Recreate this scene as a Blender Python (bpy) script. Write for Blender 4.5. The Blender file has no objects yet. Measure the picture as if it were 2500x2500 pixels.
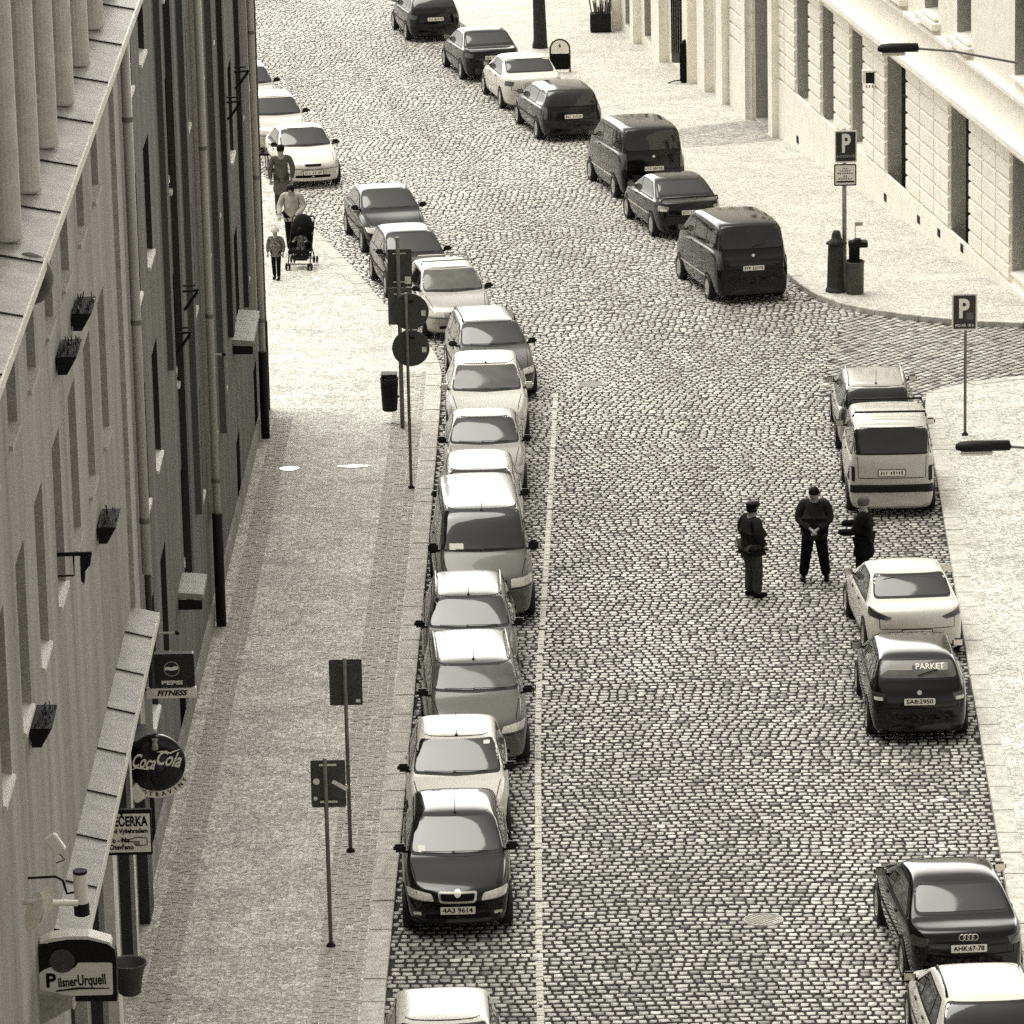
import bpy, bmesh, math, random
import numpy as np
from mathutils import Vector, Matrix
from mathutils.bvhtree import BVHTree
from mathutils.geometry import delaunay_2d_cdt
random.seed(7); rng = np.random.default_rng(7)
SC = bpy.context.scene; COL = SC.collection
R = math.radians; PI = math.pi

# ------------------------------------------------------------------ camera, sky, sun, exposure
F = 13000.0; PITCH = R(16.8); ROLL = R(1.27); SL = 0.063; G0 = 6.3; ZC = G0 + 24.39
TILT = -math.atan(SL)
FW = Vector((0, math.cos(PITCH), -math.sin(PITCH))); R0 = Vector((1, 0, 0)); U0 = R0.cross(FW)
RT = R0*math.cos(ROLL) - U0*math.sin(ROLL); UP = U0*math.cos(ROLL) + R0*math.sin(ROLL)
CAM = Vector((0, 0, ZC))
cd = bpy.data.cameras.new('camera'); cam = bpy.data.objects.new('camera', cd); COL.objects.link(cam)
cd.sensor_width = 36; cd.lens = 36*F/2500; cd.clip_start = 1; cd.clip_end = 3000
m = Matrix((RT, UP, -FW)).transposed().to_4x4(); m.translation = CAM; cam.matrix_world = m
SC.camera = cam

SUN_EL, SUN_AZ = R(70), R(-50)      # soft veiled high sun over the left roofs
W = bpy.data.worlds.new('World'); SC.world = W; W.use_nodes = True
nt = W.node_tree; nt.nodes.clear()
sky = nt.nodes.new('ShaderNodeTexSky'); sky.sky_type = 'NISHITA'; sky.sun_disc = False
sky.sun_elevation = SUN_EL; sky.sun_rotation = SUN_AZ; sky.dust_density = 3; sky.air_density = 1
bw = nt.nodes.new('ShaderNodeRGBToBW'); tn = nt.nodes.new('ShaderNodeMixRGB'); tn.blend_type = 'MULTIPLY'; tn.inputs[0].default_value = 1
tn.inputs[2].default_value = (1.0, 0.975, 0.90, 1)
bg = nt.nodes.new('ShaderNodeBackground'); bg.inputs[1].default_value = 0.15
ow = nt.nodes.new('ShaderNodeOutputWorld'); L = nt.links.new
tcw = nt.nodes.new('ShaderNodeTexCoord'); sx = nt.nodes.new('ShaderNodeSeparateXYZ'); mrw = nt.nodes.new('ShaderNodeMapRange'); mlt = nt.nodes.new('ShaderNodeMath'); mlt.operation = 'MULTIPLY'
mrw.interpolation_type = 'SMOOTHSTEP'; mrw.inputs[1].default_value = .30; mrw.inputs[2].default_value = .52; mrw.inputs[3].default_value = 1.0; mrw.inputs[4].default_value = 0.0   # added glow low in the sky ahead, whitens the dark car roofs
mr2 = nt.nodes.new('ShaderNodeMapRange'); mr2.interpolation_type = 'SMOOTHSTEP'; mr2.inputs[1].default_value = .70; mr2.inputs[2].default_value = .92; mr2.inputs[3].default_value = 0; mr2.inputs[4].default_value = 7.0
m3 = nt.nodes.new('ShaderNodeMath'); m3.operation = 'MULTIPLY_ADD'; m3.inputs[2].default_value = 1.0
L(tcw.outputs['Generated'], sx.inputs[0]); L(sx.outputs[2], mrw.inputs[0]); L(sx.outputs[1], mr2.inputs[0]); L(mrw.outputs[0], m3.inputs[0]); L(mr2.outputs[0], m3.inputs[1]); L(sky.outputs[0], bw.inputs[0]); L(bw.outputs[0], mlt.inputs[0]); L(m3.outputs[0], mlt.inputs[1]); L(mlt.outputs[0], tn.inputs[1]); L(tn.outputs[0], bg.inputs[0]); L(bg.outputs[0], ow.inputs[0])
sl = bpy.data.lights.new('sun', 'SUN'); sl.energy = 1.4; sl.angle = R(45); sl.color = (1, 0.975, 0.90)
so = bpy.data.objects.new('sun', sl); COL.objects.link(so)
sd = Vector((math.sin(SUN_AZ)*math.cos(SUN_EL), math.cos(SUN_AZ)*math.cos(SUN_EL), math.sin(SUN_EL)))
so.rotation_euler = sd.to_track_quat('Z', 'Y').to_euler()
SC.view_settings.view_transform = 'Standard'; SC.view_settings.look = 'None'; SC.view_settings.gamma = 1
SC.view_settings.exposure = 0.7
SC.render.engine = 'CYCLES'; SC.cycles.max_bounces = 6; SC.cycles.use_denoising = False

# ------------------------------------------------------------------ geometry helpers
def gz(x, y): return G0 - SL*y
def ray(px, py): return FW + RT*((px-1250)/F) - UP*((py-1250)/F)
def at(px, py, h=0.0):                       # ground point (h above the sloping street) seen at a place of the photograph
    d = ray(px, py); t = (G0+h-ZC)/(d.z+SL*d.y); return CAM + d*t
def ptY(px, py, Y):
    d = ray(px, py); return CAM + d*(Y/d.y)
WA = Vector((-5.753, 73.834)); WB = Vector((-5.357, 110.942)); WD = (WB-WA).normalized(); WN = Vector((WD.y, -WD.x))
RA = Vector((11.889, 124.808)); RB = Vector((3.65, 170.68)); RD = (RB-RA).normalized(); RN = Vector((-RD.y, RD.x))
def onwall(px, py, off=0.0, A=WA, N=WN):
    d = ray(px, py); t = (off + N.dot(A-CAM.xy))/N.dot(d.xy); return CAM + d*t
def wallpt(Y, off):                           # point of the left facade line at world Y
    s = (Y-WA.y)/WD.y; return WA + WD*s + WN*off

def tag(o, label=None, cat=None, group=None, kind=None):
    if label: o['label'] = label
    if cat: o['category'] = cat
    if group: o['group'] = group
    if kind: o['kind'] = kind
    return o
def empty(name, loc=(0,0,0), rz=0.0, tilt=0.0):
    o = bpy.data.objects.new(name, None); COL.objects.link(o)
    o.matrix_world = Matrix.Translation(loc) @ Matrix.Rotation(tilt, 4, 'X') @ Matrix.Rotation(rz, 4, 'Z')
    o.empty_display_size = 0.1
    return o
def link(name, me, mat=None, parent=None, smooth=False):
    if mat is not None:
        if len(me.materials): me.materials.clear()
        for q in (mat if isinstance(mat, list) else [mat]): me.materials.append(q)
    if smooth: me.polygons.foreach_set('use_smooth', [True]*len(me.polygons))
    o = bpy.data.objects.new(name, me); COL.objects.link(o)
    if parent is not None: o.parent = parent
    return o
class MB:
    """collects shapes into ONE mesh"""
    def __init__(s): s.v = []; s.f = []; s.mi = []
    def add(s, vs, fs):
        b = len(s.v); s.v += [tuple(v) for v in vs]; s.f += [tuple(b+i for i in f) for f in fs]; return s
    def paint(s, k): s.mi += [k]*(len(s.f)-len(s.mi)); return s   # faces added so far and not yet painted
    def box(s, c, d, rz=0.0, M=None):
        c = Vector(c); x, y, z = d[0]/2, d[1]/2, d[2]/2
        vs = [Vector((sx*x, sy*y, sz*z)) for sx in (-1,1) for sy in (-1,1) for sz in (-1,1)]
        if rz: vs = [Matrix.Rotation(rz, 3, 'Z') @ v for v in vs]
        vs = [v+c for v in vs]
        if M is not None: vs = [M @ v for v in vs]
        return s.add(vs, [(0,1,3,2),(4,6,7,5),(0,4,5,1),(2,3,7,6),(0,2,6,4),(1,5,7,3)])
    def hull8(s, vs): return s.add(vs, [(0,1,3,2),(4,6,7,5),(0,4,5,1),(2,3,7,6),(0,2,6,4),(1,5,7,3)])
    def tube(s, pts, r, n=10, cap=True):
        pts = [Vector(p) for p in pts]; rs = r if isinstance(r, (list, tuple)) else [r]*len(pts)
        b = len(s.v); prev = None
        for i, p in enumerate(pts):
            d = (pts[min(i+1, len(pts)-1)] - pts[max(i-1, 0)]).normalized()
            if prev is None:
                a = Vector((0,0,1)) if abs(d.z) < .9 else Vector((1,0,0)); u = d.cross(a).normalized()
            else: u = (prev - d*prev.dot(d)).normalized()
            prev = u; w = d.cross(u)
            for k in range(n):
                t = 2*PI*k/n; s.v.append(tuple(p + (u*math.cos(t)+w*math.sin(t))*rs[i]))
        for i in range(len(pts)-1):
            for k in range(n):
                k2 = (k+1) % n; s.f.append((b+i*n+k, b+i*n+k2, b+(i+1)*n+k2, b+(i+1)*n+k))
        if cap:
            s.f.append(tuple(b+k for k in range(n))[::-1]); s.f.append(tuple(b+(len(pts)-1)*n+k for k in range(n)))
        return s
    def lathe(s, prof, c=(0,0,0), n=20, M=None, cap=True):
        b = len(s.v); c = Vector(c)
        for r, z in prof:
            for k in range(n):
                t = 2*PI*k/n; v = Vector((r*math.cos(t), r*math.sin(t), z))
                v = (M @ v if M is not None else v) + c; s.v.append(tuple(v))
        for i in range(len(prof)-1):
            for k in range(n):
                k2 = (k+1) % n; s.f.append((b+i*n+k, b+i*n+k2, b+(i+1)*n+k2, b+(i+1)*n+k))
        if cap: s.f.append(tuple(b+k for k in range(n))[::-1]); s.f.append(tuple(b+(len(prof)-1)*n+k for k in range(n)))
        return s
    def prism(s, poly, z0, z1, M=None):        # polygon in xy, extruded in z
        n = len(poly); vs = [Vector((p[0], p[1], z0)) for p in poly] + [Vector((p[0], p[1], z1)) for p in poly]
        if M is not None: vs = [M @ v for v in vs]
        return s.add(vs, [tuple(range(n))[::-1], tuple(range(n, 2*n))] + [(i, (i+1) % n, n+(i+1) % n, n+i) for i in range(n)])
    def build(s, name, mat, parent=None, smooth=False, bevel=0):
        me = bpy.data.meshes.new(name); me.from_pydata(s.v, [], s.f)
        if s.mi: me.polygons.foreach_set('material_index', s.mi)
        else: me.validate()
        bm = bmesh.new(); bm.from_mesh(me); bmesh.ops.recalc_face_normals(bm, faces=bm.faces)
        if bevel: bmesh.ops.bevel(bm, geom=[e for e in bm.edges if e.is_manifold and e.calc_face_angle(0) > .6], offset=bevel, segments=2, affect='EDGES', clamp_overlap=True)
        bm.to_mesh(me); bm.free()
        return link(name, me, mat, parent, smooth)
def rrect(x0, x1, z0, z1, r=0.02, n=4):
    out = []
    for cx, cz, a in ((x1-r, z1-r, 0), (x0+r, z1-r, 90), (x0+r, z0+r, 180), (x1-r, z0+r, 270)):
        for k in range(n+1):
            t = R(a + 90*k/n); out.append((cx+r*math.cos(t), cz+r*math.sin(t)))
    return out
def roundpoly(pts, r=0.04, n=4):
    out = []; N = len(pts)
    for i in range(N):
        p = Vector(pts[i]); a = Vector(pts[i-1])-p; b = Vector(pts[(i+1) % N])-p
        ra = min(r, a.length*.45, b.length*.45); pa = p+a.normalized()*ra; pb = p+b.normalized()*ra
        for k in range(n+1):
            t = k/n; q = pa*(1-t)**2 + p*2*t*(1-t) + pb*t*t; out.append((q.x, q.y))
    return out

# ------------------------------------------------------------------ materials
TINT = (1.0, 0.96, 0.86)
MATS = {}
def mat(name, v, rough=.7, metal=0, coat=0, ior=1.5, noise=0.0, nscale=20, bump=0.0, bscale=30, streak=False, spec=.5, tint=TINT, grain=0.0):
    if name in MATS: return MATS[name]
    M = bpy.data.materials.new(name); M.use_nodes = True; n = M.node_tree.nodes; l = M.node_tree.links.new
    p = n['Principled BSDF']; p.inputs['Roughness'].default_value = rough; p.inputs['Metallic'].default_value = metal
    p.inputs['IOR'].default_value = ior; p.inputs['Coat Weight'].default_value = coat; p.inputs['Coat IOR'].default_value = 1.5; p.inputs['Coat Roughness'].default_value = .03
    p.inputs['Specular IOR Level'].default_value = spec
    col = (v*tint[0], v*tint[1], v*tint[2], 1); p.inputs['Base Color'].default_value = col
    if noise or grain:
        tc = n.new('ShaderNodeTexCoord'); src = tc.outputs['Object']
        if streak:
            mp = n.new('ShaderNodeMapping'); mp.inputs['Scale'].default_value = (1, 1, .07); l(src, mp.inputs[0]); src2 = mp.outputs[0]
        else: src2 = src
        nz = n.new('ShaderNodeTexNoise'); nz.inputs['Scale'].default_value = nscale; nz.inputs['Detail'].default_value = 6; nz.inputs['Roughness'].default_value = .65
        l(src2, nz.inputs[0])
        mr = n.new('ShaderNodeMapRange'); mr.inputs[1].default_value = .3; mr.inputs[2].default_value = .7
        mr.inputs[3].default_value = 1-noise; mr.inputs[4].default_value = 1+noise*.7; l(nz.outputs[0], mr.inputs[0])
        out = mr.outputs[0]
        if grain:
            g = n.new('ShaderNodeTexNoise'); g.inputs['Scale'].default_value = 55; g.inputs['Detail'].default_value = 1; l(src, g.inputs[0])
            gm = n.new('ShaderNodeMapRange'); gm.inputs[1].default_value = .35; gm.inputs[2].default_value = .65
            gm.inputs[3].default_value = 1-grain; gm.inputs[4].default_value = 1+grain; l(g.outputs[0], gm.inputs[0])
            mm = n.new('ShaderNodeMath'); mm.operation = 'MULTIPLY'; l(out, mm.inputs[0]); l(gm.outputs[0], mm.inputs[1]); out = mm.outputs[0]
        mx = n.new('ShaderNodeVectorMath'); mx.operation = 'SCALE'; mx.inputs[0].default_value = col[:3]; l(out, mx.inputs['Scale'])
        l(mx.outputs[0], p.inputs['Base Color'])
    if bump:
        tc = n.new('ShaderNodeTexCoord'); nb = n.new('ShaderNodeTexNoise'); nb.inputs['Scale'].default_value = bscale; nb.inputs['Detail'].default_value = 4
        l(tc.outputs['Object'], nb.inputs[0]); b = n.new('ShaderNodeBump'); b.inputs['Strength'].default_value = bump; b.inputs['Distance'].default_value = .02
        l(nb.outputs[0], b.inputs['Height']); l(b.outputs[0], p.inputs['Normal'])
    MATS[name] = M; return M
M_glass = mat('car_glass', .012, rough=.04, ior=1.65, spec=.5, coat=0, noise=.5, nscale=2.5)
M_glassl = mat('car_glass_painted_sunlit', .09, rough=.06, ior=1.5, coat=0, noise=.4, nscale=3)  # paler copy of the car glass, sunlight put into its base colour
M_black = mat('black_plastic', .008, rough=.5, spec=.25)
M_rubber = mat('tyre_rubber', .015, rough=.8)
M_chrome = mat('bright_trim', .7, rough=.2, metal=.9)
M_rim = mat('wheel_metal', .42, rough=.35, metal=.6)
M_lamp = mat('lamp_glass', .72, rough=.15, coat=1, noise=.35, nscale=30)
M_tail = mat('tail_lamp_dark', .035, rough=.15, coat=1)
M_taill = mat('tail_lamp_pale', .3, rough=.15, coat=1, noise=.3, nscale=25)
M_plate = mat('number_plate_white', .85, rough=.5)
M_ink = mat('black_ink', .005, rough=.6, spec=.1)
M_white = mat('white_enamel', .85, rough=.45)
M_steel = mat('galvanised_pole', .16, rough=.5, metal=.3, noise=.3, nscale=8)
M_signback = mat('sign_back_metal', .07, rough=.6, metal=.1, noise=.2, nscale=6, grain=.3)
M_signdark = mat('sign_dark_blue', .012, rough=.35)
M_iron = mat('black_iron', .008, rough=.55, spec=.2)
M_kerb = mat('kerb_granite', .52, rough=.8, noise=.35, nscale=5, bump=.3, bscale=60, grain=.25)
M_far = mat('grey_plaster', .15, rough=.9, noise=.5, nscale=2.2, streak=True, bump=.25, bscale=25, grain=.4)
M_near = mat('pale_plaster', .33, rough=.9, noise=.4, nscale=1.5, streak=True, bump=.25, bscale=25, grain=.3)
M_fardark = mat('dark_door_paint', .018, rough=.5, noise=.4, nscale=3)
M_sill = mat('pale_sheet_metal', .75, rough=.5, noise=.2, nscale=4)
M_ledge = mat('ledge_sheet_metal', .34, rough=.55, noise=.35, nscale=3, grain=.2)
M_right = mat('white_plaster', .90, rough=.85, noise=.12, nscale=3, bump=.3, bscale=20, grain=.05)
M_jamb = mat('reveal_plaster', .45, rough=.9, noise=.15, nscale=3, grain=.2)
M_wglass = mat('window_pane', .02, rough=.08)
M_wframe = mat('window_frame', .06, rough=.5)
M_pipe = mat('drainpipe_paint', .5, rough=.5, noise=.3, nscale=2, streak=True)
M_skin = mat('skin', .30, rough=.6)
M_eye = mat('eye', .02, rough=.3)

def stone_mat():
    M = bpy.data.materials.new('sett_stone'); M.use_nodes = True; n = M.node_tree.nodes; l = M.node_tree.links.new
    p = n['Principled BSDF']; p.inputs['Roughness'].default_value = .55
    a = n.new('ShaderNodeAttribute'); a.attribute_name = 'tone'
    tc = n.new('ShaderNodeTexCoord')
    g = n.new('ShaderNodeTexNoise'); g.inputs['Scale'].default_value = 38; g.inputs['Detail'].default_value = 3; l(tc.outputs['Object'], g.inputs[0])
    gm = n.new('ShaderNodeMapRange'); gm.inputs[1].default_value = .35; gm.inputs[2].default_value = .65; gm.inputs[3].default_value = .72; gm.inputs[4].default_value = 1.28
    l(g.outputs[0], gm.inputs[0]); mm = n.new('ShaderNodeMath'); mm.operation = 'MULTIPLY'; l(a.outputs['Fac'], mm.inputs[0]); l(gm.outputs[0], mm.inputs[1])
    mx = n.new('ShaderNodeVectorMath'); mx.operation = 'SCALE'; mx.inputs[0].default_value = TINT; l(mm.outputs[0], mx.inputs['Scale']); l(mx.outputs[0], p.inputs['Base Color'])
    b = n.new('ShaderNodeBump'); b.inputs['Strength'].default_value = .5; b.inputs['Distance'].default_value = .015; l(g.outputs[0], b.inputs['Height']); l(b.outputs[0], p.inputs['Normal'])
    return M
M_stone = stone_mat()
M_joint = mat('earth_joint', .018, rough=.95)

def mosaic_mat(name, v, joint, cell, contrast, patch):
    """small mosaic paving stones: random tone per stone, dark joints, worn patches"""
    M = bpy.data.materials.new(name); M.use_nodes = True; n = M.node_tree.nodes; l = M.node_tree.links.new
    p = n['Principled BSDF']; p.inputs['Roughness'].default_value = .75
    tc = n.new('ShaderNodeTexCoord')
    vo = n.new('ShaderNodeTexVoronoi'); vo.inputs['Scale'].default_value = 1/cell; vo.inputs['Randomness'].default_value = .75; l(tc.outputs['Object'], vo.inputs[0])
    vd = n.new('ShaderNodeTexVoronoi'); vd.feature = 'DISTANCE_TO_EDGE'; vd.inputs['Scale'].default_value = 1/cell; vd.inputs['Randomness'].default_value = .75; l(tc.outputs['Object'], vd.inputs[0])
    sep = n.new('ShaderNodeSeparateColor'); l(vo.outputs['Color'], sep.inputs[0])
    c = n.new('ShaderNodeMapRange'); c.inputs[3].default_value = 1-contrast; c.inputs[4].default_value = 1+contrast; l(sep.outputs[0], c.inputs[0])
    j = n.new('ShaderNodeMapRange'); j.inputs[1].default_value = 0; j.inputs[2].default_value = .09; j.inputs[3].default_value = joint; j.inputs[4].default_value = 1; l(vd.outputs['Distance'], j.inputs[0])
    pz = n.new('ShaderNodeTexNoise'); pz.inputs['Scale'].default_value = .8; pz.inputs['Detail'].default_value = 7; pz.inputs['Roughness'].default_value = .7; l(tc.outputs['Object'], pz.inputs[0])
    pm = n.new('ShaderNodeMapRange'); pm.inputs[1].default_value = .35; pm.inputs[2].default_value = .65; pm.inputs[3].default_value = 1-patch; pm.inputs[4].default_value = 1+patch*.6; l(pz.outputs[0], pm.inputs[0])
    g = n.new('ShaderNodeTexNoise'); g.inputs['Scale'].default_value = 14; g.inputs['Detail'].default_value = 3; l(tc.outputs['Object'], g.inputs[0])
    gm = n.new('ShaderNodeMapRange'); gm.inputs[1].default_value = .38; gm.inputs[2].default_value = .5; gm.inputs[3].default_value = 1-contrast; gm.inputs[4].default_value = 1.05; l(g.outputs[0], gm.inputs[0])
    out = c.outputs[0]
    for o in (j.outputs[0], pm.outputs[0], gm.outputs[0]):
        q = n.new('ShaderNodeMath'); q.operation = 'MULTIPLY'; l(out, q.inputs[0]); l(o, q.inputs[1]); out = q.outputs[0]
    mx = n.new('ShaderNodeVectorMath'); mx.operation = 'SCALE'; mx.inputs[0].default_value = tuple(v*t for t in TINT); l(out, mx.inputs['Scale']); l(mx.outputs[0], p.inputs['Base Color'])
    b = n.new('ShaderNodeBump'); b.inputs['Strength'].default_value = .5; b.inputs['Distance'].default_value = .01; l(j.outputs[0], b.inputs['Height']); l(b.outputs[0], p.inputs['Normal'])
    return M
M_pavel = mosaic_mat('mosaic_grey', .62, .35, .085, .30, .22)
M_paver = mosaic_mat('mosaic_pale', .56, .5, .09, .2, .12)
M_drive = mosaic_mat('mosaic_drive', .42, .4, .13, .25, .25)

# ------------------------------------------------------------------ the street: ground, setts, kerbs, pavements
LK = [(-1.96,58),(-1.98,71.7),(-1.89,78.4),(-1.65,98),(-1.52,111.4),(-1.50,115.6),(-1.66,117.6),(-1.95,119.3),(-2.45,121),(-3.88,128.9),(-5.48,136.9),(-7.3,146),(-9.2,156),(-13.5,178),(-17.5,198)]
RK = [(6.6,58),(7.2,71),(7.49,78),(7.97,88.7),(8.46,99.5),(9.02,111.7),(9.14,112.25),(9.39,112.6),(10.0,113.05),(10.82,113.5),(13,114.1),(20,115)]
UK = [(20,118.4),(14,119.1),(11.44,119.77),(10.4,120.15),(9.48,120.83),(8.6,121.6),(7.91,122.47),(7.35,123.8),(7.05,125.3),(6.86,126.6),(4.62,139),(2.92,148.4),(1.78,154.7),(.81,160),(-2.4,178),(-6,198)]
def interp(poly, y): return np.interp(y, [p[1] for p in poly], [p[0] for p in poly])
def flat(name, pts, h, m, parent=None, kind='structure'):
    me = bpy.data.meshes.new(name); me.from_pydata([(x, y, gz(x, y)+h) for x, y in pts], [], [tuple(range(len(pts)))])
    bm = bmesh.new(); bm.from_mesh(me); bmesh.ops.triangulate(bm, faces=bm.faces); bmesh.ops.recalc_face_normals(bm, faces=bm.faces)
    for f in bm.faces:
        if f.normal.z < 0: f.normal_flip()
    bm.to_mesh(me); bm.free(); o = link(name, me, m, parent)
    if kind: tag(o, kind=kind)
    return o
me = bpy.data.meshes.new('ground'); S = 900
me.from_pydata([(-S, -S, gz(0,-S)-.3), (S, -S, gz(0,-S)-.3), (S, S, gz(0,S)-.3), (-S, S, gz(0,S)-.3)], [], [(0,1,2,3)])
tag(link('ground', me, mat('bare_ground', .12, rough=.95, noise=.4, nscale=.5)), kind='structure')

def side_noise(x, y, k=0):
    return (np.sin(x*1.3+y*.7+k)+np.sin(x*.37-y*1.1+2.1*k)+np.sin(x*2.9+y*.23+k*.7)+np.sin(.6*y-1.7*x+k))*.25
def setts():
    P = []; T = []
    def in_road(x, y):
        xl = interp(LK, y); xr = np.where(y < 112, interp([p for p in RK if p[1] < 112.3], y), 1e9)
        up = [(p[0], p[1]) for p in UK][::-1]
        xu = np.interp(y, [p[1] for p in UK], [p[0] for p in UK]); xr2 = np.interp(y, [p[1] for p in RK], [p[0] for p in RK])
        a = x > xl
        b1 = (y < 111.8) & (x < xr)
        b2 = (y >= 111.8) & (y < 118.4) & ((x < xr2) | (y > 115.0))
        b3 = (y >= 118.4) & (x < xu)
        return a & (b1 | b2 | b3) & (x < 19)
    def street(s, t):      # s along the street, t across
        th = -.026 + .206/(1+np.exp(-(s-116)/2.5))      # heading angle to the left
        ss = np.linspace(50, 205, 3000); hh = -.026 + .206/(1+np.exp(-(ss-116)/2.5))
        cx = 3.4 + np.concatenate([[0], np.cumsum(-np.sin(hh[:-1])*(ss[1]-ss[0]))]); cy = 50 + np.concatenate([[0], np.cumsum(np.cos(hh[:-1])*(ss[1]-ss[0]))])
        X = np.interp(s, ss, cx) + t*np.cos(th); Y = np.interp(s, ss, cy) + t*np.sin(th)
        return X, Y, th
    rows = np.arange(57, 198, .195); dw = .165; quads = []; tones = []
    n = 0
    for ri, s0 in enumerate(rows):
        ww = np.clip(rng.normal(.165, .016, 150), .12, .22); ed = np.arange(150)*.165 - 11 + (ri % 2)*.082 + rng.uniform(-.035, .035) + .25*math.sin(s0*.7) + rng.normal(0, .012, 150); ww = np.diff(ed, prepend=ed[0]-.165)
        t = ed[:-1] + ww[1:]/2; w = ww[1:]
        s = s0 + .035*side_noise(t*.8, s0*.8, 0) + .12*side_noise(t*.4, s0*.3, 5) + rng.normal(0, .006, len(t))
        far = np.clip((s0-106)/14, 0, 1); s = s + far*(.05*np.abs(np.sin(t*1.3+.8*math.sin(s0*.5))) + rng.normal(0, .022, len(t)))
        X, Y, th = street(s, t)
        keep = in_road(X, Y) & ~((Y > 112.5) & (Y < 121.5) & (X > 6.8 + (Y-112)*.12))
        ln = .195*np.clip(rng.normal(.77, .045, len(t)), .6, .9)
        for k in np.nonzero(keep)[0]: quads.append((X[k], Y[k], th[k]+rng.normal(0, .03), w[k]-.016, ln[k]))
    # side street: long courses laid on the skew
    for a in np.arange(-14, 16, .20):
        for b_ in np.arange(-12, 16, .24):
            an = R(-38); bb = b_ + .1*(int(a/.2) % 2)
            x = 10 + a*math.cos(an) - bb*math.sin(an); y = 117 + a*math.sin(an) + bb*math.cos(an)
            if 112.5 < y < 121.5 and x > 6.8+(y-112)*.12 and bool(in_road(np.array([x]), np.array([y]))[0]):
                quads.append((x, y, an, .172, .225))
    Q = np.array(quads); N = len(Q)
    x, y, th, w, l_ = Q.T; ct, st = np.cos(th), np.sin(th)
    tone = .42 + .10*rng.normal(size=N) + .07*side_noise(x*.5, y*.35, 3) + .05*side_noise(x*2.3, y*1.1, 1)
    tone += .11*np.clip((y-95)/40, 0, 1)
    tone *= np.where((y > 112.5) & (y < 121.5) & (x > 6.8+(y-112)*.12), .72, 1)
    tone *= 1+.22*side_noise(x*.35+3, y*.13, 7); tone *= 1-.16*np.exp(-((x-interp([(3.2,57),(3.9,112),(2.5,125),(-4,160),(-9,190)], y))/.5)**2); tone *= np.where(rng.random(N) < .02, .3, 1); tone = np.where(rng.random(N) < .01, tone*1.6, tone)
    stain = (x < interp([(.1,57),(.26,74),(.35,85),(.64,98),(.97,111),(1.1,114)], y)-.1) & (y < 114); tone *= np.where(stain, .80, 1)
    bay = (np.abs(y-(73.35+.02*x)) < .085) & (x < .3) & (x > -1.4) ; tone = np.where(bay & (rng.random(N) < .8), .68, tone)
    tone = np.clip(tone, .03, .8)
    V = np.zeros((N, 8, 3)); hz = rng.normal(0, .004, N); tl = rng.normal(0, .02, (N, 2))
    for i, (a, b, ins, dz) in enumerate([(-1,-1,0,-.028),(1,-1,0,-.028),(1,1,0,-.028),(-1,1,0,-.028),(-1,-1,.013,0),(1,-1,.013,0),(1,1,.013,0),(-1,1,.013,0)]):
        jx = rng.normal(0, .006, N) if i >= 4 else 0
        lx = a*(w/2-ins)+jx; ly = b*(l_/2-ins)
        X = x+lx*ct-ly*st; Y = y+lx*st+ly*ct
        V[:, i, 0] = X; V[:, i, 1] = Y; V[:, i, 2] = G0-SL*Y + dz + (hz+lx*tl[:, 0]+ly*tl[:, 1] if i >= 4 else 0)
    Fi = np.array([(4,5,6,7),(0,1,5,4),(1,2,6,5),(2,3,7,6),(3,0,4,7)])
    Fs = (np.arange(N)[:, None, None]*8 + Fi[None]).reshape(-1)
    me = bpy.data.meshes.new('road'); me.vertices.add(N*8); me.vertices.foreach_set('co', V.reshape(-1))
    me.loops.add(N*20); me.loops.foreach_set('vertex_index', Fs); me.polygons.add(N*5)
    me.polygons.foreach_set('loop_start', np.arange(N*5)*4); me.update(calc_edges=True)
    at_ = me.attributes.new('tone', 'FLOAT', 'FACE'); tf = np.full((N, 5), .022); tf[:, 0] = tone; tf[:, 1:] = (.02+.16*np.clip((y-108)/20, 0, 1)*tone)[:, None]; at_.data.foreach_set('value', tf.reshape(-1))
    return me
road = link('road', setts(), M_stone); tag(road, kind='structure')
flat('road_bed', [(-22,50),(22,50),(22,205),(-22,205)], -.022, M_joint)
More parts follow.
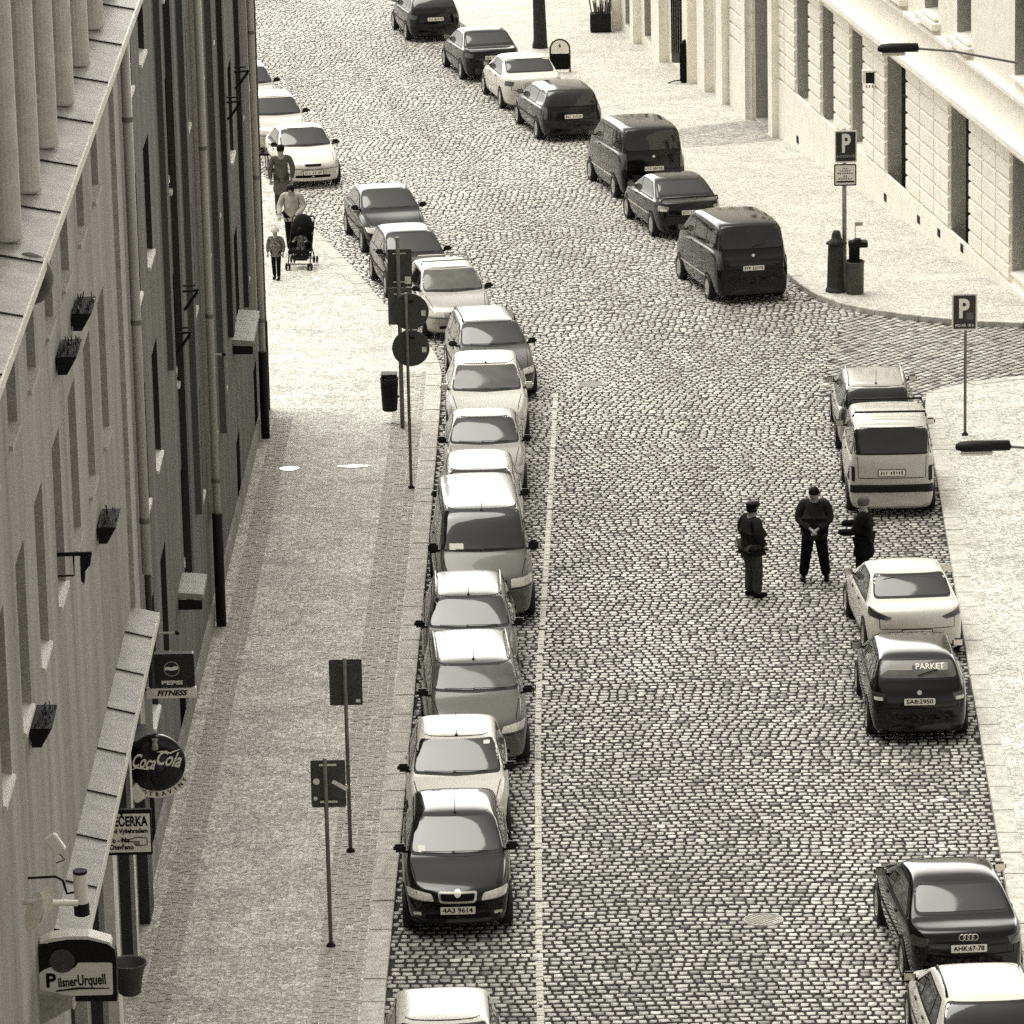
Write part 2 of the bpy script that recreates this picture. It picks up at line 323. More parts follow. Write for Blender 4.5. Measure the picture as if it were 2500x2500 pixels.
# white line of pale setts along the parking bays
LINE = [(.18,57),(.26,73.9),(.31,80),(.35,85.3),(.43,90),(.64,97.8),(.80,104),(.97,111.2),(1.03,113.5)]
def strip_blocks(mb, poly, width, step, h0, h1, gap=.012, side=0, jit=0.0, chk=None):
    ys = []
    pts = [Vector(p) for p in poly]; cum = [0]
    for a, b in zip(pts, pts[1:]): cum.append(cum[-1]+(b-a).length)
    def P(s):
        for i in range(len(pts)-1):
            if s <= cum[i+1] or i == len(pts)-2:
                t = (s-cum[i])/(cum[i+1]-cum[i]); return pts[i].lerp(pts[i+1], t)
    s = 0
    while s < cum[-1]:
        st = step*(1+random.uniform(-jit, jit)); e = min(s+st-gap, cum[-1]); a, b = P(s), P(e)
        if (b-a).length < .03 or (jit > .22 and random.random() < .08): s += st; continue
        d = (b-a).normalized(); d0 = (P(min(s+.05, cum[-1]))-P(max(s-.05, 0))).normalized(); d1 = (P(min(e+.05, cum[-1]))-P(max(e-.05, 0))).normalized()
        n0 = Vector((-d0.y, d0.x)); n1 = Vector((-d1.y, d1.x))
        o0, o1 = (-.5, .5) if side == 0 else ((0, 1) if side > 0 else (-1, 0))
        q = [a+n0*width*o0, a+n0*width*o1, b+n1*width*o0, b+n1*width*o1]; dz = random.uniform(-.006, .006) if jit else 0
        c = (a+b)/2
        vs = []
        for k in (0, 1):
            for w in (0, 1):
                pq = q[k*2+w]
                for hh in (h0, h1): vs.append((pq.x, pq.y, gz(pq.x, pq.y)+hh+(dz if hh == h1 else 0)))
        mb.hull8(vs); s += st
mb = MB(); strip_blocks(mb, LINE, .105, .13, -.03, .006, gap=.014, jit=.25)
tag(mb.build('road_line', mat('painted_setts', .58, rough=.7, noise=.25, nscale=9, grain=.15), bevel=.006), kind='structure')
# kerbs: real blocks, 12 cm high
def kerb(name, poly, side, w=.34, step=1.2):
    mb = MB(); strip_blocks(mb, poly, w, step, -.2, .125, gap=.018, side=side, jit=.2)
    return tag(mb.build(name, M_kerb, bevel=.012), kind='structure')
kerb('kerb_left', LK, 1); kerb('kerb_right', RK, -1); kerb('kerb_upper', UK, -1, w=.30)
def inset(poly, w, side):
    pts = [Vector(p) for p in poly]; out = []
    for i, p in enumerate(pts):
        d = (pts[min(i+1, len(pts)-1)]-pts[max(i-1, 0)]).normalized(); n = Vector((-d.y, d.x))*side; out.append(tuple(p+n*w))
    return out
flat('pavement_left', inset(LK, .33, 1)+[(-30,198),(-30,112),(-6.5,112),(-6.5,58)], .115, M_pavel)
flat('pavement_right', inset(RK, .33, -1)+[(24,112),(24,58)], .115, M_pavel)
flat('pavement_upper', inset(UK, .29, -1)+[(12,198),(30,160),(30,119)], .115, M_paver)
# rows of aligned mosaic beside the kerb and the wall, drive crossing on the upper pavement
def rows(name, poly, off, nrow, step, w, side, m):
    mb = MB()
    for k in range(nrow): strip_blocks(mb, inset(poly, off+k*w*1.18, side), w, step, .06, .123, gap=.014, side=side, jit=.3)
    return tag(mb.build(name, m), kind='structure')
LK2 = [p for p in LK if 57 < p[1] < 116]
M_row = mat('aligned_mosaic', .43, rough=.8, noise=.45, nscale=9, grain=.35)
rows('pavement_border', LK2, .37, 6, .11, .095, 1, M_row)
rows('pavement_wall_border', [(-5.62,60),(-5.16,111)], .05, 4, .11, .09, -1, M_row)
flat('drive_crossing', [tuple(at(*q).xy) for q in [(1655,372),(1927,350),(1935,336),(1905,322),(1860,300),(1690,318),(1640,330)]], .119, M_drive)

# ------------------------------------------------------------------ buildings
def facade(root, wallname, A, D, N, s0, s1, z0, z1, openings, depth, m, mj, zfun=None, extra=None):
    """front wall sheet with real openings, reveals, and a window child in each; D along the wall, N outward"""
    zs = sorted({z0, z1, *[o[2] for o in openings], *[o[3] for o in openings]}); ss = sorted({s0, s1, *[o[0] for o in openings], *[o[1] for o in openings]})
    def P(s, z, off=0): q = A + D*s + N*off; return (q.x, q.y, z)
    mb = MB(); mj_ = MB()
    for a, b in zip(ss, ss[1:]):
        for c, d in zip(zs, zs[1:]):
            if any(o[0] <= a+1e-6 and o[1] >= b-1e-6 and o[2] <= c+1e-6 and o[3] >= d-1e-6 for o in openings): continue
            mb.add([P(a,c), P(b,c), P(b,d), P(a,d)], [(0,1,2,3)])
    mb.add([P(s1,z0), P(s1,z0,-9), P(s1,z1,-9), P(s1,z1)], [(0,1,2,3)]); mb.add([P(s0,z0), P(s0,z0,-9), P(s0,z1,-9), P(s0,z1)], [(0,1,2,3)])
    mb.add([P(s0,z1), P(s1,z1), P(s1,z1,-9), P(s0,z1,-9)], [(0,1,2,3)])
    mb.paint(0); mj_ = mb
    for o in openings:
        a, b, c, d = o[:4]
        mj_.add([P(a,c), P(a,c,-depth), P(a,d,-depth), P(a,d)], [(0,1,2,3)]); mj_.add([P(b,c), P(b,c,-depth), P(b,d,-depth), P(b,d)], [(0,1,2,3)])
        mj_.add([P(a,d), P(b,d), P(b,d,-depth), P(a,d,-depth)], [(0,1,2,3)]); mj_.add([P(a,c), P(b,c), P(b,c,-depth), P(a,c,-depth)], [(0,1,2,3)])
    mb.paint(1)
    if extra: extra(mb); mb.paint(0)
    mb.build(wallname, [m, mj], root)
    return P
def window(root, P, a, b, c, d, depth, kind='window', sill=True, sm=None, fm=None, glass=None, out=.045):
    f = MB(); t = .06; fd = -depth+.05
    for (x0, x1, y0, y1) in ((a, a+t, c, d), (b-t, b, c, d), (a, b, c, c+t), (a, b, d-t, d), ((a+b)/2-t/2, (a+b)/2+t/2, c, d), (a, b, c+(d-c)*.7, c+(d-c)*.7+t*.8)):
        vs = []
        for s_ in (x0, x1):
            for of in (-depth-.02, fd):
                for z in (y0, y1): vs.append(P(s_, z, of))
        f.hull8(vs)
    wf = f.build(kind, fm or M_wframe, root)
    g = MB(); g.add([P(a,c,-depth+.01), P(b,c,-depth+.01), P(b,d,-depth+.01), P(a,d,-depth+.01)], [(0,1,2,3)]); g.build('pane', glass or M_wglass, wf)
    if sill:
        g = MB(); vs = []
        for s_ in (a-.03, b+.03):
            for of, z0_, z1_ in ((-depth+.01, c-.02, c+.045), (out, c-.06, c-.005)):
                for z in (z0_, z1_): vs.append(P(s_, z, of))
        g.hull8(vs); g.build('sill', sm or M_sill, wf)
    return wf

# left: near pale house, far grey house
def SY(Y): return (Y-WA.y)/WD.y
PL = lambda s, z, off=0: ((WA+WD*s+WN*off).x, (WA+WD*s+WN*off).y, z)
near = empty('apartment_house', (wallpt(66, -4).x, 66, gz(-5.7, 66)))
tag(near, 'pale plastered house at the left edge with two metal covered ledges', 'building')
far_ = empty('apartment_house', (wallpt(95, -4).x, 95, gz(-5.5, 95)))
tag(far_, 'dark grey plastered house with rows of white window sills left of pavement', 'building')
def kids(root, fn):
    inv = root.matrix_world.inverted()
    before = set(bpy.data.objects); fn()
    for o in set(bpy.data.objects)-before:
        if o.parent is root: o.matrix_parent_inverse = inv
def build_near():
    op = []
    for Yf in (56.3, 58.75, 61.3, 63.75, 66.24, 68.66, 71.14, 73.62):
        for zs_, h in ((13.45, 1.75), (9.88, 2.1)): op.append((SY(Yf-1.05), SY(Yf), zs_, zs_+h))
    for Yf in (61.4, 63.8, 66.2, 68.6, 71.0, 73.4): op.append((SY(Yf-1.1), SY(Yf), 16.6, 18.6))
    gl = [(56.5,58.2,3.0,5.4),(60.5,62.2,2.6,5.2),(64.2,66.4,2.4,5.2),(68.0,69.2,2.1,5.0),(70.0,71.6,2.7,4.9),(73.1,74.6,1.7,5.0)]
    for a, b, c, d in gl: op.append((SY(a), SY(b), c, d))
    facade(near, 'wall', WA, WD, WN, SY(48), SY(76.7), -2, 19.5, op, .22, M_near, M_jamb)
    for o in op:
        window(near, PL, *o, .22, sill=o[2] > 6, sm=(M_sill if o[2] < 10 and o[0] < SY(67) else M_jamb))
    # upper and lower ledge with sheet metal covers and standing seams
    for z, of, Y0, Y1, bk in ((15.78, .55, 52, 76.75, .0), (6.33, .40, 60.5, 75.9, .0)):
        mb = MB(); vs = []
        for s_ in (SY(Y0), SY(Y1)):
            for off, za, zb in ((0, z-.32, z+.10), (of, z-.10, z)):
                for zz in (za, zb): vs.append(PL(s_, zz, off))
        mb.hull8(vs).paint(0)
        sm_ = mb; k = Y0+.4
        while k < Y1:
            s_ = SY(k); sm_.hull8([PL(s_-.012, z+.102, 0), PL(s_-.012, z+.125, 0), PL(s_-.012, z-.002, of), PL(s_-.012, z+.022, of), PL(s_+.012, z+.102, 0), PL(s_+.012, z+.125, 0), PL(s_+.012, z-.002, of), PL(s_+.012, z+.022, of)]); k += 2.45 if z > 10 else 1.72
        mb.paint(1); lg = mb.build('ledge', [M_ledge, M_fardark], near)
        e = MB(); e.hull8([PL(SY(Y0), z-.12, of), PL(SY(Y0), z+.004, of), PL(SY(Y0), z-.12, of+.025), PL(SY(Y0), z+.004, of+.025), PL(SY(Y1), z-.12, of), PL(SY(Y1), z+.004, of), PL(SY(Y1), z-.12, of+.025), PL(SY(Y1), z+.004, of+.025)])
        e.build('edge_strip', M_sill, lg)
    # second stepped strip with blocks, between wall and lower ledge
    for i, Y in enumerate(np.arange(60.0, 77, 2.45)):   # half columns between the upper windows
        mb = MB(); s_ = SY(Y+.55); c = WA+WD*s_+WN*.06
        mb.lathe([(.19, 15.88), (.20, 15.9), (.185, 16.0), (.18, 19.2), (.2, 19.4)], (c.x, c.y, 0), 20); mb.build('half_column', mat('column_plaster', .62, rough=.8, noise=.15, nscale=4, grain=.12), near, smooth=False)
    # light corner pilaster at the far end
    mb = MB(); a, b = SY(75.9), SY(76.75)
    mb.hull8([PL(a,-1.5,0), PL(a,15.4,0), PL(a,-1.5,.07), PL(a,15.4,.07), PL(b,-1.5,0), PL(b,15.4,0), PL(b,-1.5,.07), PL(b,15.4,.07)]); mb.build('corner_pilaster', mat('corner_plaster', .42, rough=.9, noise=.2, nscale=3, grain=.2), near)
    # wall strips at ground floor: shopfront portal
    for Y0, Y1, z1, m_ in ((66.9, 67.7, 5.6, M_fardark), (69.3, 69.9, 5.2, M_sill), (71.9, 72.6, 5.4, M_fardark), (72.62, 72.95, 5.3, M_sill), (75.0, 75.8, 4.6, M_fardark)):
        mb = MB(); a, b = SY(Y0), SY(Y1); z0 = gz(-5.6, Y0)+.1
        mb.hull8([PL(a,z0,0), PL(a,z1,0), PL(a,z0,.16), PL(a,z1,.16), PL(b,z0,0), PL(b,z1,0), PL(b,z0,.16), PL(b,z1,.16)]); mb.build('door_pillar', m_, near)
kids(near, build_near)
def build_far():
    op = []
    cols = [(79.0, 80.15), (81.7, 82.85), (88.0-1.2, 88.0), (91.0, 92.15), (94.9, 96.0), (98.1, 99.2), (103.4, 104.5), (106.6, 107.7), (110.0, 111.0)]
    for a, b in cols:
        for zs_ in (3.42, 6.85, 10.2, 13.46): op.append((SY(a), SY(b), zs_, zs_+1.9))
    for a, b, z1 in ((77.6, 78.6, 2.9), (84.6, 85.9, 2.3), (94.4, 96.2, 2.0), (101.8, 102.9, 1.5), (108.3, 109.4, 1.2)): op.append((SY(a), SY(b), gz(-5.5, a)-.3, z1))
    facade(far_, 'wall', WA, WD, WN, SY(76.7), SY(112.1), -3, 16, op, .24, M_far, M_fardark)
    for o in op: window(far_, PL, *o, .24, sill=o[2] > 3)
    # tall dark vertical strips (lesenes) that run the height of the front
    for Y, z0, z1, o_, m_ in ((87.1, 2.9, 15.8, .11, mat('dark_lesene', .03, rough=.8, noise=.4, nscale=3, streak=True, grain=.4)), (100.6, 4.0, 15.8, .11, MATS['dark_lesene']), (85.0, 7.6, 15.8, .10, mat('grey_lesene', .10, rough=.9, noise=.3, nscale=2, streak=True, grain=.3)), (106.0, 3.2, 15.8, .10, MATS['dark_lesene']), (90.0, 3.6, 15.8, .11, MATS['grey_lesene']), (97.3, 3.0, 15.8, .12, MATS['grey_lesene'])):  # two base colours, near black and mid grey
        mb = MB(); a, b = SY(Y), SY(Y+.5)
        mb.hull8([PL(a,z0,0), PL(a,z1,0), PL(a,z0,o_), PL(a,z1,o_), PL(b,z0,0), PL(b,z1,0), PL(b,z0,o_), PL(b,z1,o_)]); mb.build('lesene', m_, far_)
    for Y, o_ in ((93.3, .1), (108.6, .1)):   # light lesene next to the pipes
        mb = MB(); a, b = SY(Y), SY(Y+.3)
        mb.hull8([PL(a,2.5,0), PL(a,15.8,0), PL(a,2.5,o_), PL(a,15.8,o_), PL(b,2.5,0), PL(b,15.8,0), PL(b,2.5,o_), PL(b,15.8,o_)]); mb.build('lesene', M_pipe, far_)
    mb = MB(); a, b = SY(76.8), SY(112.1)
    for k in range(2):
        mb.hull8([PL(a,-2.5,0), PL(a,gz(0,76.8)+.5,0), PL(a,-2.5,.05), PL(a,gz(0,76.8)+.5,.05), PL(b,-2.5,0), PL(b,gz(0,112)+.5,0), PL(b,-2.5,.05), PL(b,gz(0,112)+.5,.05)]); break
    mb.build('plinth', M_near, far_)
kids(far_, build_far)
# drainpipes (each a thing fixed to the wall)
def pipe(Y, z0, z1, off, r, m_, label, low=None):
    c = wallpt(Y, off); z00 = gz(c.x, c.y)+.12
    t = empty('drainpipe', (c.x, c.y, z00)); tag(t, label, 'drainpipe', 'drainpipes on the left houses')
    mb = MB(); mb.tube([(0,0,z0-z00), (0,0,z1-z00)], r, 12); mb.build('pipe', m_, t, smooth=True)
    if low: mb = MB(); mb.tube([(0,0,.0), (0,0,low)], r*1.35, 12); mb.build('cast_iron_foot', M_iron, t, smooth=True)
    for z in np.arange(max(z0-z00, 1)+.8, z1-z00, 3.1): MB().tube([(0,0,z), (0,0,z+.07)], r*1.14, 12).build('clamp', M_steel, t)
    return t
pipe(77.0, 6.6, 15.8, .17, .075, M_pipe, 'light drainpipe between the pale house and the grey house')
pipe(93.0, 2.5, 15.8, .17, .07, M_pipe, 'light drainpipe with long black foot near the first grey canopy', low=2.15)
pipe(109.0, 1.3, 15.8, .17, .07, M_pipe, 'light drainpipe with black foot near the far corner of the grey house', low=1.9)
pipe(111.85, 1.2, 15.8, .07, .045, mat('dark_pipe', .05, rough=.5), 'dark drainpipe on the far corner of the grey house', low=2.0)
pipe(77.55, 4.6, 15.8, .13, .05, MATS['dark_pipe'], 'thin dark drainpipe in the corner beside the pale house')
# canopies over the two doorways of the grey house
def canopy(pxs, off, label):
    # pxs: far left, far right, near right, near left corners of the flat top, in the photograph
    a = onwall(*pxs[0], 0); z = onwall(*pxs[3], 0).z; ya, yb = onwall(*pxs[0], 0).y, onwall(*pxs[3], 0).y
    z = (a.z+z)/2; mb = MB(); s0_, s1_ = SY(yb), SY(ya)
    c = wallpt((ya+yb)/2, 0); t = empty('door_canopy', (c.x, c.y, z)); tag(t, label, 'canopy', 'flat canopies over doorways')
    P_ = lambda s, zz, o: tuple(Vector(PL(s, zz, o)) - Vector((c.x, c.y, z)))
    mb.hull8([P_(s0_,z-.10,0), P_(s0_,z,0), P_(s0_,z-.14,off), P_(s0_,z-.04,off), P_(s1_,z-.10,0), P_(s1_,z,0), P_(s1_,z-.14,off), P_(s1_,z-.04,off)])
    mb.build('roof_slab', M_ledge, t)
    mb = MB(); mb.hull8([P_(s0_-.02,z-.3,0), P_(s0_-.02,z-.14,0), P_(s0_-.02,z-.3,off*.95), P_(s0_-.02,z-.16,off*.95), P_(s0_+.06,z-.3,0), P_(s0_+.06,z-.14,0), P_(s0_+.06,z-.3,off*.95), P_(s0_+.06,z-.16,off*.95)])
    mb.build('front_beam', M_iron, t)
    return z, ya, yb
print('canopy', canopy([(583,759),(629,759),(616,826),(567,825)], .42, 'flat grey canopy over the far doorway, farther of the two'))
print('canopy', canopy([(444,1378),(509,1378),(489,1466),(435,1466)], .42, 'flat grey canopy over the near doorway, nearer of the two'))

# right: white rusticated houses
def PR(s, z, off=0): q = RA+RD*s+RN*off; return (q.x, q.y, z)
rh = empty('corner_house', (15, 134, gz(11, 134))); tag(rh, 'white rusticated corner house with tall dark windows above pale pavement', 'building')
rop = []
def build_right():
    P = PR
    op = [(-2.6, -1.2, -.9, 2.0), (2.5, 4.4, -1.7, 1.95), (8.6, 10.75, -1.6, 1.95), (13.1, 14.5, -1.2, 1.9), (16.3, 17.8, -1.3, 1.9), (19.2, 20.8, -1.35, 1.9), (23.3, 26.0, -3.0, 2.0)]
    up = [(s_, s_+1.3, 3.9, 6.0) for s_ in (-2.6, 2.6, 5.7, 8.9, 12, 15.1, 18.2, 21.3, 24.4)]
    def rusticate(mb):
        # rustication blocks between the openings
        segs = []
        x = -5.0
        for o in sorted(op): segs.append((x, o[0])); x = o[1]
        segs.append((x, 29))
        for z in np.arange(-1.15, 2.2, .41):
            for a, b in segs:
                if b-a < .2: continue
                lo = a; n = max(1, round((b-a)/1.3)); w = (b-a)/n
                for i in range(n):
                    s0_, s1_ = a+i*w+(.0 if i == 0 else .012), a+(i+1)*w-(.0 if i == n-1 else .012)
                    c = .03; z0, z1 = z+.020, z+.390
                    fr = [P(s0_+c,z0+c,.085), P(s1_-c,z0+c,.085), P(s1_-c,z1-c,.085), P(s0_+c,z1-c,.085)]; bk = [P(s0_,z0,.002), P(s1_,z0,.002), P(s1_,z1,.002), P(s0_,z1,.002)]
                    mb.add(fr+bk, [(0,1,2,3), (4,5,1,0), (5,6,2,1), (6,7,3,2), (7,4,0,3)])
    facade(rh, 'wall', RA, RD, RN, -5.0, 29, -5, 14, op+up, .42, M_right, M_jamb, extra=rusticate)
    for o in op[:-1]: window(rh, P, *o, .42, out=.05, sm=M_right)
    for o in up: window(rh, P, *o, .42, out=.1, sm=M_right)
    o = op[-1]; a, b = o[0], o[1]
    d = MB()
    for s0_, s1_ in ((a, (a+b)/2-.02), ((a+b)/2+.02, b)): d.hull8([P(s_, z, of) for s_ in (s0_, s1_) for of in (-.42, -.36) for z in (-3.3, 2.0)])
    g = d.build('gate', M_fardark, rh); k = MB(); k.box(P(a+.5, -1.6, -.33), (.1, .1, .1)); k.build('knob', M_chrome, g)
    # plinth, string course with dark underside, door pilasters
    for a, b in ((-5.0, 23.25), (26.05, 29)):
        mb = MB(); vs = []
        for s_ in (a, b):
            for of in (.0, .10):
                q = P(s_, 0, of); z = gz(q[0], q[1])
                for zz in (z-.2, -1.19 if b < 25 else -1.19): vs.append(P(s_, zz, of))
        mb.hull8(vs); mb.build('plinth', M_right, rh)
    for z0, z1, of in ((2.22, 2.36, .30), (2.36, 2.50, .42), (3.42, 3.52, .16)):
        mb = MB(); mb.hull8([P(s_, z, o_) for s_ in (-5.0, 29) for o_ in (0, of) for z in (z0, z1)]); mb.build('string_course', M_right, rh)
    for s_, w in ((22.75, .5), (26.15, .5)):
        mb = MB(); mb.hull8([P(q, z, o_) for q in (s_, s_+w) for o_ in (0, .28) for z in (gz(8, 148)-.2, 2.2)]); mb.build('pilaster', M_right, rh)
    for s_ in (2.6, 5.7, 8.9, 12, 15.1, 18.2):
        mb = MB(); mb.hull8([P(q, z, o_) for q in (s_-.2, s_+1.5) for o_ in (0, .22) for z in (3.64, 3.8)]); mb.hull8([P(q, z, o_) for q in (s_-.2, s_+1.5) for o_ in (0, .25) for z in (6.15, 6.3)]); mb.build('window_ledge', M_right, rh)
    for s_ in (20.4, 7.2, 10.6, 5.2, 3.0):
        q = P(s_, 0, .1); mb = MB(); mb.box((q[0], q[1], gz(q[0], q[1])+.42), (.03, .24, .2), rz=math.atan2(-RD.x, RD.y)); mb.build('cellar_vent', M_ink, rh)
kids(rh, build_right)
rh2 = empty('corner_house', (9, 160, gz(5, 160))); tag(rh2, 'pale shop house with dark doorways and iron bars at the far right', 'building')
rh2.name = 'shop_house'
def build_right2():
    P = PR
    op = [(30.1, 31.3, -3.0, 1.8), (34.6, 37.4, -3.5, 1.8), (40.6, 41.6, -3.7, 1.8), (43.4, 44.6, -3.9, 1.8), (46.5, 48, -4.2, 1.6)]
    facade(rh2, 'wall', RA, RD, RN, 29.03, 60, -7, 14, op, .42, M_right, M_jamb)
    for o in op: window(rh2, P, *o, .42, sill=False)
    for s_, w, of in ((29.1, .8, .3), (31.6, 1.0, .28), (33.4, .7, .4), (38.0, 1.1, .3), (42.2, .5, .25), (45.4, .5, .3)):
        mb = MB(); mb.hull8([P(q, z, o_) for q in (s_, s_+w) for o_ in (0, of) for z in (-6.2, 3)]); mb.build('pilaster', M_right, rh2)
    mb = MB()
    for k in range(9): c = P(34.7+k*.32, 0, .05); mb.tube([(c[0], c[1], -3.4), (c[0], c[1], 1.6)], .025, 6)
    mb.build('iron_bars', M_iron, rh2)
kids(rh2, build_right2)

# ------------------------------------------------------------------ cars
PAINT = {}
def paint(name, v, metal=0.0, rough=.28, ior=1.5):
    if name not in PAINT: PAINT[name] = mat('paint_'+name, v, rough=rough, metal=metal, coat=.0 if v < .01 else .35, ior=ior)
    return PAINT[name]
P_black = paint('black', .002, ior=1.46, rough=.1); P_dark = paint('dark_grey', .005, ior=1.46, rough=.12); P_grey = paint('grey_metallic', .06, .1, ior=1.35); P_silver = paint('silver', .36, .1); P_white = paint('white', .66)
P_lsilver = paint('light_silver', .5, .1); P_mid = paint('mid_grey', .11, .1, ior=1.35)
# profile: s = distance from the front bumper as a fraction-free metre table for a 4.2 x 1.7 x 1.42 car
STY = {
 'hatch': dict(top=[(0,.50),(.03,.64),(.12,.72),(.30,.80),(.70,.88),(1.0,.93),(1.12,.965),(1.50,1.145),(1.90,1.33),(2.02,1.375),(2.30,1.41),(2.8,1.42),(3.3,1.40),(3.58,1.36),(3.72,1.30),(3.95,1.10),(4.06,.95),(4.14,.88),(4.18,.70),(4.2,.45)], wb=1.11, wt=1.98, rt=3.62, rb=4.02),
 'sedan': dict(top=[(0,.50),(.03,.64),(.12,.71),(.30,.78),(.70,.87),(1.12,.94),(1.24,.98),(1.55,1.15),(1.90,1.33),(2.02,1.375),(2.30,1.41),(2.7,1.41),(3.0,1.36),(3.15,1.30),(3.42,1.13),(3.62,1.0),(3.72,.975),(4.0,.96),(4.12,.94),(4.18,.80),(4.2,.5)], wb=1.22, wt=1.98, rt=3.02, rb=3.62),
 'wagon': dict(top=[(0,.50),(.03,.64),(.12,.72),(.30,.79),(.70,.88),(1.10,.95),(1.22,.99),(1.52,1.165),(1.84,1.33),(1.96,1.38),(2.25,1.42),(2.8,1.43),(3.4,1.42),(3.80,1.39),(3.92,1.33),(4.06,1.12),(4.14,.95),(4.17,.86),(4.19,.7),(4.2,.45)], wb=1.20, wt=1.93, rt=3.84, rb=4.10),
 'mpv': dict(top=[(0,.50),(.03,.66),(.12,.76),(.28,.84),(.60,.94),(.86,1.02),(.96,1.07),(1.30,1.24),(1.58,1.36),(1.70,1.40),(2.05,1.43),(2.8,1.44),(3.4,1.43),(3.86,1.40),(3.97,1.35),(4.08,1.12),(4.14,.95),(4.17,.86),(4.19,.7),(4.2,.45)], wb=.95, wt=1.68, rt=3.90, rb=4.11),
 'van': dict(top=[(0,.42),(.03,.55),(.10,.64),(.22,.70),(.45,.78),(.66,.86),(.74,.90),(.96,1.10),(1.20,1.30),(1.30,1.35),(1.6,1.40),(2.6,1.42),(3.5,1.42),(4.0,1.40),(4.09,1.35),(4.14,1.15),(4.16,.95),(4.18,.8),(4.19,.6),(4.2,.38)], wb=.73, wt=1.28, rt=4.03, rb=4.14),
}
def car_profile(style, Lc, Wc, Hc):
    st = STY[style]; fl = Lc/4.2; fh = Hc/1.42
    top = [(s*fl, z*fh) for s, z in st['top']]
    return dict(L=Lc, W=Wc, H=Hc, top=top, wb=st['wb']*fl, wt=st['wt']*fl, rt=st['rt']*fl, rb=st['rb']*fl, fh=fh, style=style)
def body_mesh(c, roof=.80):
    L_, W_, H_ = c['L'], c['W'], c['H']; fh = c['fh']
    vs = []; n = 0; rings = []
    zb_t = np.interp
    for s, zt in c['top']:
        u = s/L_
        zb = np.interp(u, [0,.03,.1,.28,.5,.9,.97,1], [.42,.56,.68,.84,.90,.92,.82,.45])*fh*(1 if c['style'] != 'van' else .84)
        zb = min(zb, zt-.035)
        hw = W_/2*np.interp(u, [0,.015,.05,.14,.35,.7,.88,.965,.99,1], [.74,.86,.93,.975,1,1,.98,.95,.92,.86] if c['style'] in ('van','mpv') else [.74,.86,.93,.975,1,1,.975,.93,.87,.78])
        cab = max(0, min(1, (zt-zb-.10)/(H_-zb-.10)))
        wt = hw*((1-cab)*.90 + cab*roof*(.98 if c['style'] in ('van','mpv') else .93)); b0 = .16 + (.05 if u < .01 or u > .99 else 0)
        sh = hw*.965
        pts = [(0, b0), (hw*.86, b0), (hw*.96, b0+.06), (hw, min(.46*fh, zb-.02)), (hw*.99, zb*.85+.05*fh if zb > .5 else zb-.01), (sh, zb), (sh-.035*cab-.01, zb+.012+.02*cab),
               (wt+.012, zt-.10*cab-.012), (wt-.03, zt-.035*cab-.006), (wt*.72, zt-.008), (wt*.3, zt), (0, zt)]
        if cab < .02: pts = pts[:6]+[(sh-.02, zb+.010), (wt, zt-.012 if zt-.012 > zb+.012 else zb+.014), (wt-.05, zt-.006), (wt*.7, zt-.001), (wt*.3, zt+.004), (0, zt+.006)]
        ring = []
        full = pts + [(-x, z) for x, z in pts[-2:0:-1]]
        for x, z in full:
            bow = .20*(abs(x)/(W_/2))**2.6
            e0 = max(0, 1-s/(.9)); e1 = max(0, 1-(L_-s)/.7)
            y = L_/2 - s - bow*e0**1.5 + bow*(.75 if c['style'] not in ('van','mpv') else .45)*e1**1.5 - .11*(abs(x)/(W_/2))**2*max(0, 1-s/(L_*.55))
            # keep glass bowed a little
            ring.append((x, y, z))
        rings.append(ring)
    mb = MB(); k = len(rings[0])
    for r in rings: mb.v += r
    for i in range(len(rings)-1):
        for j in range(k):
            j2 = (j+1) % k; mb.f.append((i*k+j, i*k+j2, (i+1)*k+j2, (i+1)*k+j))
    mb.f.append(tuple(range(k))[::-1]); mb.f.append(tuple((len(rings)-1)*k+j for j in range(k)))
    me = bpy.data.meshes.new('b'); me.from_pydata(mb.v, [], mb.f)
    o = bpy.data.objects.new('tmp', me); COL.objects.link(o); md = o.modifiers.new('s', 'SUBSURF'); md.levels = md.render_levels = 2
    dg = bpy.context.evaluated_depsgraph_get(); dg.update(); out = bpy.data.meshes.new_from_object(o.evaluated_get(dg)); bpy.data.objects.remove(o)
    bm = bmesh.new(); bm.from_mesh(out); bmesh.ops.recalc_face_normals(bm, faces=bm.faces); bm.to_mesh(out); bm.free()
    out.polygons.foreach_set('use_smooth', [True]*len(out.polygons))
    return out
def bvh_of(me): return BVHTree.FromPolygons([v.co.copy() for v in me.vertices], [tuple(p.vertices) for p in me.polygons])
